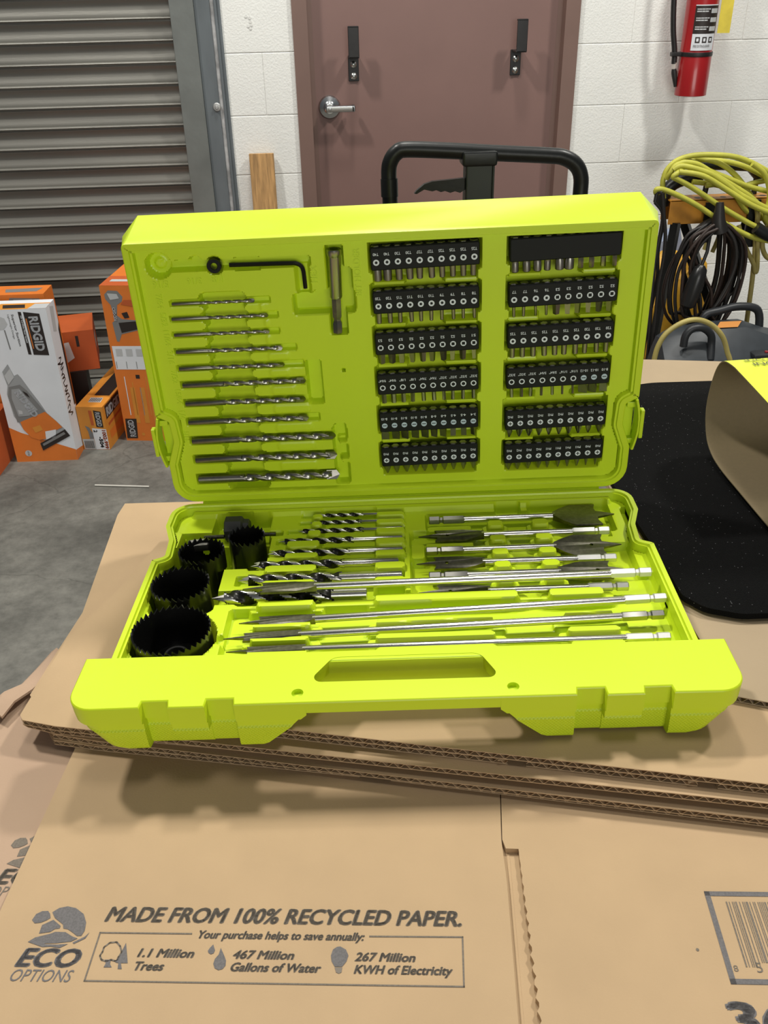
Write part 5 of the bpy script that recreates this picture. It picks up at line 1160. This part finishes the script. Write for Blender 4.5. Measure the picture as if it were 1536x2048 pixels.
for sx in (-0.055, 0.075):
    mb = MB(); mb.lathe([(0.02, -0.025), (0.085, -0.025), (0.09, -0.02), (0.09, 0.02), (0.085, 0.025), (0.02, 0.025)], 28, 0); mb.build('steer_wheel', jm, jk, T((sx, 0, 0.09)) @ RY(90))
for sx in (-0.245, 0.195):
    mb = MB(); mb.box(sx - 0.08, sx + 0.08, -1.33, -0.1, 0.055, 0.085, 0, bev=0.008); mb.build('fork', jd, jk)

# ------------------------------------------------------------------ work stand, cords and tool by the right wall
amber = pm('amber_steel', (0.62, 0.27, 0.03), 0.45, var=0.15, vscale=25)
st = empty('work_stand', loc=(1.35, 3.12, 0)); tag(st, 'amber topped folding work stand with black legs against the white wall', 'stand')
G = lambda p: (p[0] - 1.35, p[1] - 3.12, p[2])
mb = MB(); mb.box(-0.16, 0.30, -0.035, 0.045, 0.738, 0.744, 0, bev=0.002); mb.box(-0.16, 0.30, -0.035, -0.030, 0.664, 0.744, 0, bev=0.002); mb.box(-0.16, 0.30, 0.040, 0.045, 0.664, 0.744, 0, bev=0.002)
for x in (-0.108, -0.059, 0.031, 0.080, 0.17, 0.22): mb.flat(circle(x, -0.008, 0.0105, 18), 0.7444, 1)
mb.build('channel_top', [amber, blk], st)
for a, b in ((G((1.262, 3.135, 0.67)), G((1.60, 3.20, 0.0))), (G((1.500, 3.135, 0.70)), G((1.415, 3.20, 0.0))), (G((1.22, 3.09, 0.67)), G((1.20, 3.12, 0.0)))):
    mb = MB(); mb.tube([a, b], 0.019, 4); mb.build('leg', jm, st)
mb = MB(); mb.tube([G(p) for p in smooth_path([(1.178, 3.13, 0.72), (1.186, 3.13, 0.765), (1.212, 3.13, 0.792), (1.256, 3.13, 0.806), (1.30, 3.13, 0.815)], 4)], 0.022, 12); mb.build('grip_arm', jm, st)
mb = MB(); mb.tube([G((1.30, 3.14, 0.846)), G((1.39, 3.14, 0.842)), G((1.47, 3.14, 0.835)), G((1.52, 3.14, 0.79))], 0.017, 12); mb.tube([G((1.335, 3.14, 0.843)), G((1.325, 3.14, 0.74))], 0.010, 8); mb.tube([G((1.50, 3.14, 0.81)), G((1.50, 3.14, 0.74))], 0.010, 8); mb.build('carry_handle', jm, st)
mb = MB(); mb.box(1.31 - 1.35, 1.345 - 1.35, -0.045, -0.038, 0.60, 0.735, 0, bev=0.002); mb.build('side_plate', jm, st)
mb = MB(); mb.box(1.462 - 1.35, 1.50 - 1.35, -0.05, -0.036, 0.58, 0.74, 0, bev=0.003); mb.build('side_plate', jm, st)

ycord = pm('yellow_cord', (0.47, 0.46, 0.055), 0.5, var=0.18, vscale=14); ycord2 = pm('tan_yellow_cord', (0.40, 0.33, 0.10), 0.5, var=0.15, vscale=14)
mb = MB()
def loopy(pts, r, m, seg=5, mat=0): m.tube(smooth_path(pts, seg), r, 10, mat)
yc = [[(1.60, 3.02, 0.60), (1.513, 3.0, 0.619), (1.456, 3.0, 0.633), (1.39, 3.0, 0.663), (1.323, 3.0, 0.699), (1.248, 3.0, 0.744), (1.193, 3.0, 0.772), (1.134, 3.0, 0.796), (1.105, 3.0, 0.800), (1.108, 3.01, 0.786), (1.125, 3.03, 0.785)],
      [(1.150, 3.05, 0.760), (1.141, 3.05, 0.800), (1.141, 3.05, 0.825), (1.150, 3.05, 0.852), (1.176, 3.05, 0.877), (1.217, 3.05, 0.890), (1.271, 3.05, 0.893), (1.35, 3.05, 0.887), (1.412, 3.05, 0.871), (1.493, 3.05, 0.833), (1.60, 3.05, 0.77)],
      [(1.19, 3.02, 0.855), (1.165, 3.0, 0.847), (1.154, 3.0, 0.837), (1.165, 3.0, 0.831), (1.211, 3.0, 0.808), (1.271, 3.0, 0.773), (1.337, 3.0, 0.733), (1.404, 3.0, 0.697), (1.462, 3.0, 0.668), (1.56, 3.0, 0.63)],
      [(1.148, 3.04, 0.825), (1.154, 3.03, 0.843), (1.166, 3.03, 0.864), (1.185, 3.03, 0.873), (1.204, 3.03, 0.875), (1.248, 3.03, 0.865), (1.313, 3.03, 0.828), (1.379, 3.03, 0.793), (1.446, 3.03, 0.753), (1.511, 3.03, 0.697), (1.60, 3.03, 0.62)],
      [(1.150, 3.07, 0.83), (1.171, 3.06, 0.850), (1.2, 3.06, 0.869), (1.239, 3.06, 0.869), (1.304, 3.06, 0.838), (1.367, 3.06, 0.814), (1.432, 3.06, 0.789), (1.51, 3.06, 0.768), (1.62, 3.06, 0.74)],
      [(1.160, 3.09, 0.83), (1.194, 3.09, 0.855), (1.236, 3.09, 0.867), (1.279, 3.09, 0.871), (1.336, 3.09, 0.866), (1.419, 3.09, 0.848), (1.522, 3.09, 0.801), (1.60, 3.09, 0.75)],
      [(1.160, 3.02, 0.855), (1.186, 3.015, 0.867), (1.267, 3.01, 0.846), (1.332, 3.01, 0.811), (1.4, 3.01, 0.768), (1.503, 3.01, 0.719), (1.60, 3.01, 0.67)],
      [(1.25, 3.08, 0.88), (1.33, 3.07, 0.862), (1.40, 3.07, 0.815), (1.47, 3.07, 0.74), (1.53, 3.06, 0.66), (1.60, 3.06, 0.60)],
      [(1.30, 3.08, 0.79), (1.38, 3.08, 0.785), (1.46, 3.08, 0.70), (1.54, 3.08, 0.69)], [(1.42, 3.02, 0.865), (1.47, 3.02, 0.83), (1.50, 3.02, 0.76), (1.50, 3.02, 0.69), (1.55, 3.02, 0.65)],
      [(1.26, 3.1, 0.80), (1.33, 3.1, 0.79), (1.41, 3.1, 0.775), (1.48, 3.1, 0.79), (1.56, 3.1, 0.80)], [(1.17, 3.0, 0.852), (1.25, 2.995, 0.838), (1.34, 2.995, 0.79), (1.43, 2.995, 0.74), (1.53, 2.995, 0.70)]]
for p in yc: loopy(p, 0.0088, mb)
loopy([(1.46, 3.05, 0.74), (1.479, 3.05, 0.71), (1.494, 3.05, 0.647), (1.505, 3.05, 0.591), (1.518, 3.05, 0.517), (1.515, 3.05, 0.497), (1.503, 3.05, 0.526), (1.467, 3.05, 0.58), (1.444, 3.05, 0.617), (1.43, 3.06, 0.66)], 0.0080, mb, 5, 1)
loopy([(1.49, 3.06, 0.70), (1.497, 3.06, 0.619), (1.506, 3.06, 0.551), (1.514, 3.06, 0.468), (1.518, 3.06, 0.405), (1.524, 3.06, 0.30)], 0.0085, mb, 5, 1)
loopy([(1.53, 3.05, 0.66), (1.52, 3.05, 0.60), (1.545, 3.05, 0.55), (1.60, 3.05, 0.53)], 0.0085, mb, 5, 1); loopy([(1.36, 3.1, 0.70), (1.35, 3.1, 0.63), (1.34, 3.1, 0.57)], 0.0075, mb, 4, 1); loopy([(1.39, 3.1, 0.70), (1.385, 3.1, 0.62), (1.37, 3.1, 0.56)], 0.0075, mb, 4, 1)
o = mb.build('extension_cord', [ycord, ycord2], ang=70); tag(o, 'thick yellow extension cord coiled over the amber work stand', 'cord')
mb = MB(); loopy([(1.455, 2.985, 0.668), (1.50, 2.98, 0.643), (1.58, 2.98, 0.61)], [0.020] * 11, mb); o = mb.build('cord_wrap', jm, ang=60); tag(o, 'black strap wrapped round the yellow cord at the right frame edge', 'strap')

bcord = pm('black_cord', (0.014, 0.012, 0.011), 0.45); brcord = pm('brown_black_cord', (0.026, 0.014, 0.010), 0.5)
mb = MB(); rb = random.Random(11)
for k in range(13):                                  # hanging coil of thin black cable
    dx = rb.uniform(-0.02, 0.02); s_ = rb.uniform(-0.03, 0.03); y = 3.0 + rb.uniform(-0.03, 0.03)
    lf = 1.165 + 0.012 * k + rb.uniform(-0.012, 0.012); rt_ = 1.37 + rb.uniform(-0.02, 0.07); bt_ = 0.33 + rb.uniform(-0.06, 0.05)
    loopy([(1.325 + dx * 0.6, y, 0.69), (1.295 + dx, y - 0.01, 0.675), (1.245 + dx, y - 0.01, 0.625 + s_), ((1.235 + lf) / 2, y, 0.545), (lf + 0.02, y, 0.45 + s_), (lf + 0.035, y, 0.38), (lf + 0.07, y, bt_), ((lf + rt_) / 2, y + 0.01, bt_ - 0.02), (rt_ - 0.02, y + 0.02, bt_ + 0.04), (rt_ + 0.01, y + 0.02, 0.47), (rt_, y + 0.01, 0.60), (1.355 + dx, y, 0.665), (1.325 + dx * 0.6, y, 0.69)], 0.0058, mb, 5, k % 4 == 0 and 1 or 0)
loopy([(1.314, 3.02, 0.672), (1.36, 3.02, 0.665), (1.40, 3.02, 0.63), (1.430, 3.02, 0.56), (1.443, 3.02, 0.50), (1.448, 3.02, 0.44), (1.434, 3.02, 0.397)], 0.006, mb); loopy([(1.33, 2.97, 0.69), (1.38, 2.96, 0.63), (1.395, 2.96, 0.54), (1.36, 2.96, 0.43), (1.31, 2.96, 0.36)], 0.006, mb)
mb.tube([(1.318, 2.985, 0.755), (1.318, 2.975, 0.70), (1.33, 2.98, 0.665)], [0.012, 0.022, 0.03], 10, 0)
o = mb.build('power_cable', [bcord, brcord], ang=70); tag(o, 'bundle of thin black cable hung from the front of the work stand', 'cable')
mb = MB()
for p in ([(1.104, 3.0, 0.760), (1.134, 3.0, 0.725), (1.137, 3.0, 0.672), (1.131, 3.0, 0.579), (1.135, 3.0, 0.458), (1.150, 3.0, 0.221), (1.15, 3.0, 0.02)], [(1.121, 2.99, 0.79), (1.135, 2.99, 0.725), (1.150, 2.99, 0.656), (1.155, 2.99, 0.578), (1.151, 2.99, 0.477), (1.155, 2.99, 0.373), (1.17, 2.99, 0.02)], [(1.130, 3.01, 0.79), (1.145, 3.01, 0.70), (1.140, 3.01, 0.60), (1.150, 3.01, 0.50), (1.140, 3.01, 0.35), (1.13, 3.01, 0.02)]):
    loopy(p, 0.0062, mb)
loopy([(1.104, 3.0, 0.760), (1.108, 3.0, 0.79), (1.121, 2.995, 0.79)], 0.0062, mb)
o = mb.build('power_cable', bcord, ang=70); tag(o, 'black cable hanging straight down just right of the green lid', 'cable')
mb = MB(); mb.lathe([(0.012, -0.075), (0.026, -0.065), (0.030, -0.03), (0.028, 0.03), (0.022, 0.062), (0.010, 0.075)], 18, 0, T((1.262, 2.955, 0.485)) @ RY(12)); mb.tube([(1.275, 2.955, 0.55), (1.29, 2.96, 0.60), (1.30, 2.98, 0.65)], 0.006, 8); o = mb.build('cable_plug', pm('black_plug', (0.012, 0.012, 0.012), 0.3)); tag(o, 'fat black inline plug dangling among the black cables', 'plug')

# crumpled amber bag with a blue plastic film behind it
bagm = pm('amber_bag', (0.62, 0.33, 0.025), 0.5, var=0.25, vscale=14, bump=0.5, bscale=18)
bm = bmesh.new(); bmesh.ops.create_icosphere(bm, subdivisions=4, radius=1)
for v in bm.verts:
    d = v.co.normalized(); k = 1 + 0.16 * math.sin(d.x * 5 + d.z * 3.1) * math.cos(d.y * 4 + d.z * 5) + 0.07 * math.sin(11 * d.x - 7 * d.z + 3 * d.y)
    v.co = Vector((d.x * 0.15 * k, d.y * 0.10 * k, max(-0.24, d.z * 0.25 * k)))
bm.verts.index_update(); mb = MB(); mb.add([v.co[:] for v in bm.verts], [[q.index for q in f.verts] for f in bm.faces]); bm.free()
o = mb.build('plastic_sack', bagm, None, T((1.350, 3.365, 0.241)), ang=25); tag(o, 'crumpled amber sack on the floor behind the black cables', 'bag')
mb = MB(); pts = [(1.284, 0.50), (1.31, 0.535), (1.350, 0.548), (1.362, 0.50), (1.345, 0.0), (1.30, 0.0)]
mb.prism(pts, 0, 0.05, 0, Matrix(((1, 0, 0, 0), (0, 0, 1, 0), (0, 1, 0, 0), (0, 0, 0, 1)))); o = mb.build('plastic_film', pm('blue_film', (0.30, 0.36, 0.50), 0.3, var=0.25, vscale=25), None, T((0.05, 3.49, 0)), ang=20); tag(o, 'pale blue crumpled film sticking up behind the amber sack', 'film')

# dark portable machine in front
slate = pm('slate_plastic', (0.030, 0.036, 0.042), 0.45, var=0.15, vscale=30); slate2 = pm('dark_slate', (0.016, 0.018, 0.021), 0.45)
mc = empty('portable_machine', loc=(1.38, 2.92, 0)); tag(mc, 'dark slate portable power machine with black carry handles on the floor', 'machine')
mb = MB()
sec = []
for (x, w_, h_, f_) in ((-0.245, 0.05, 0.28, 0.20), (-0.232, 0.10, 0.325, 0.23), (-0.19, 0.12, 0.352, 0.245), (-0.06, 0.125, 0.372, 0.255), (0.05, 0.125, 0.374, 0.25), (0.13, 0.125, 0.345, 0.24), (0.22, 0.12, 0.325, 0.22), (0.26, 0.10, 0.27, 0.18)):
    sec.append([(x, -w_ - 0.03, 0.0), (x, -w_ - 0.05, f_ - 0.05), (x, -w_ - 0.03, f_), (x, -w_ * 0.4, h_ - 0.01), (x, -0.005, h_), (x, 0.025, h_ - 0.006), (x, 0.042, h_ - 0.05), (x, 0.042, 0.0)])
mb.loft([[p for p in r] for r in sec], 0, True, True); mb.build('housing', slate, mc, ang=28)
mb = MB(); mb.tube([(p[0] - 1.38, p[1] - 2.92, p[2]) for p in smooth_path([(1.300, 2.94, 0.365), (1.316, 2.94, 0.392), (1.36, 2.94, 0.402), (1.415, 2.94, 0.414), (1.477, 2.94, 0.408), (1.503, 2.94, 0.382), (1.515, 2.94, 0.31)], 4)], 0.014, 10); mb.build('carry_handle', slate2, mc)
mb = MB(); mb.tube([(p[0] - 1.38, p[1] - 2.92, p[2]) for p in smooth_path([(1.200, 2.82, 0.325), (1.202, 2.82, 0.362), (1.222, 2.82, 0.386), (1.257, 2.82, 0.386), (1.288, 2.82, 0.362), (1.296, 2.82, 0.325), (1.292, 2.80, 0.28)], 4)], 0.013, 10); mb.build('front_handle', slate2, mc)
mb = MB(); mb.add([(-0.055, -0.052, 0.3665), (0.02, -0.052, 0.367), (0.045, -0.02, 0.3765), (-0.03, -0.02, 0.3765)], [(0, 1, 2, 3)]); mb.build('orange_sticker', pm('orange_sticker', (0.60, 0.25, 0.06), 0.5), mc)
mb = MB()
for k in range(9): mb.box(-0.215, -0.165, -0.171, -0.162, 0.155 + k * 0.008, 0.159 + k * 0.008, 0); mb.box(-0.135, -0.07, -0.180, -0.170, 0.155 + k * 0.008, 0.159 + k * 0.008, 0)
mb.build('vent_slots', slate2, mc)
mb = MB(); mb.box(0.05, 0.14, -0.150, -0.10, 0.285, 0.30, 0, bev=0.004); mb.lathe([(0.0001, 0.30), (0.006, 0.30), (0.006, 0.304), (0.0001, 0.304)], 12, 1, T((0.10, -0.125, 0))); mb.build('switch_panel', [slate2, red], mc)
mb = MB(); loopy([(1.055, 2.715, 0.02), (1.058, 2.715, 0.18), (1.064, 2.715, 0.317), (1.072, 2.715, 0.373), (1.096, 2.715, 0.416), (1.143, 2.715, 0.447), (1.189, 2.715, 0.453), (1.238, 2.715, 0.433), (1.281, 2.715, 0.391), (1.306, 2.715, 0.338), (1.325, 2.715, 0.290), (1.35, 2.715, 0.15), (1.36, 2.715, 0.02)], 0.0085, mb, 6)
o = mb.build('yellow_hose', ycord2, ang=70); tag(o, 'tan yellow hose arching up in front of the dark machine', 'hose')
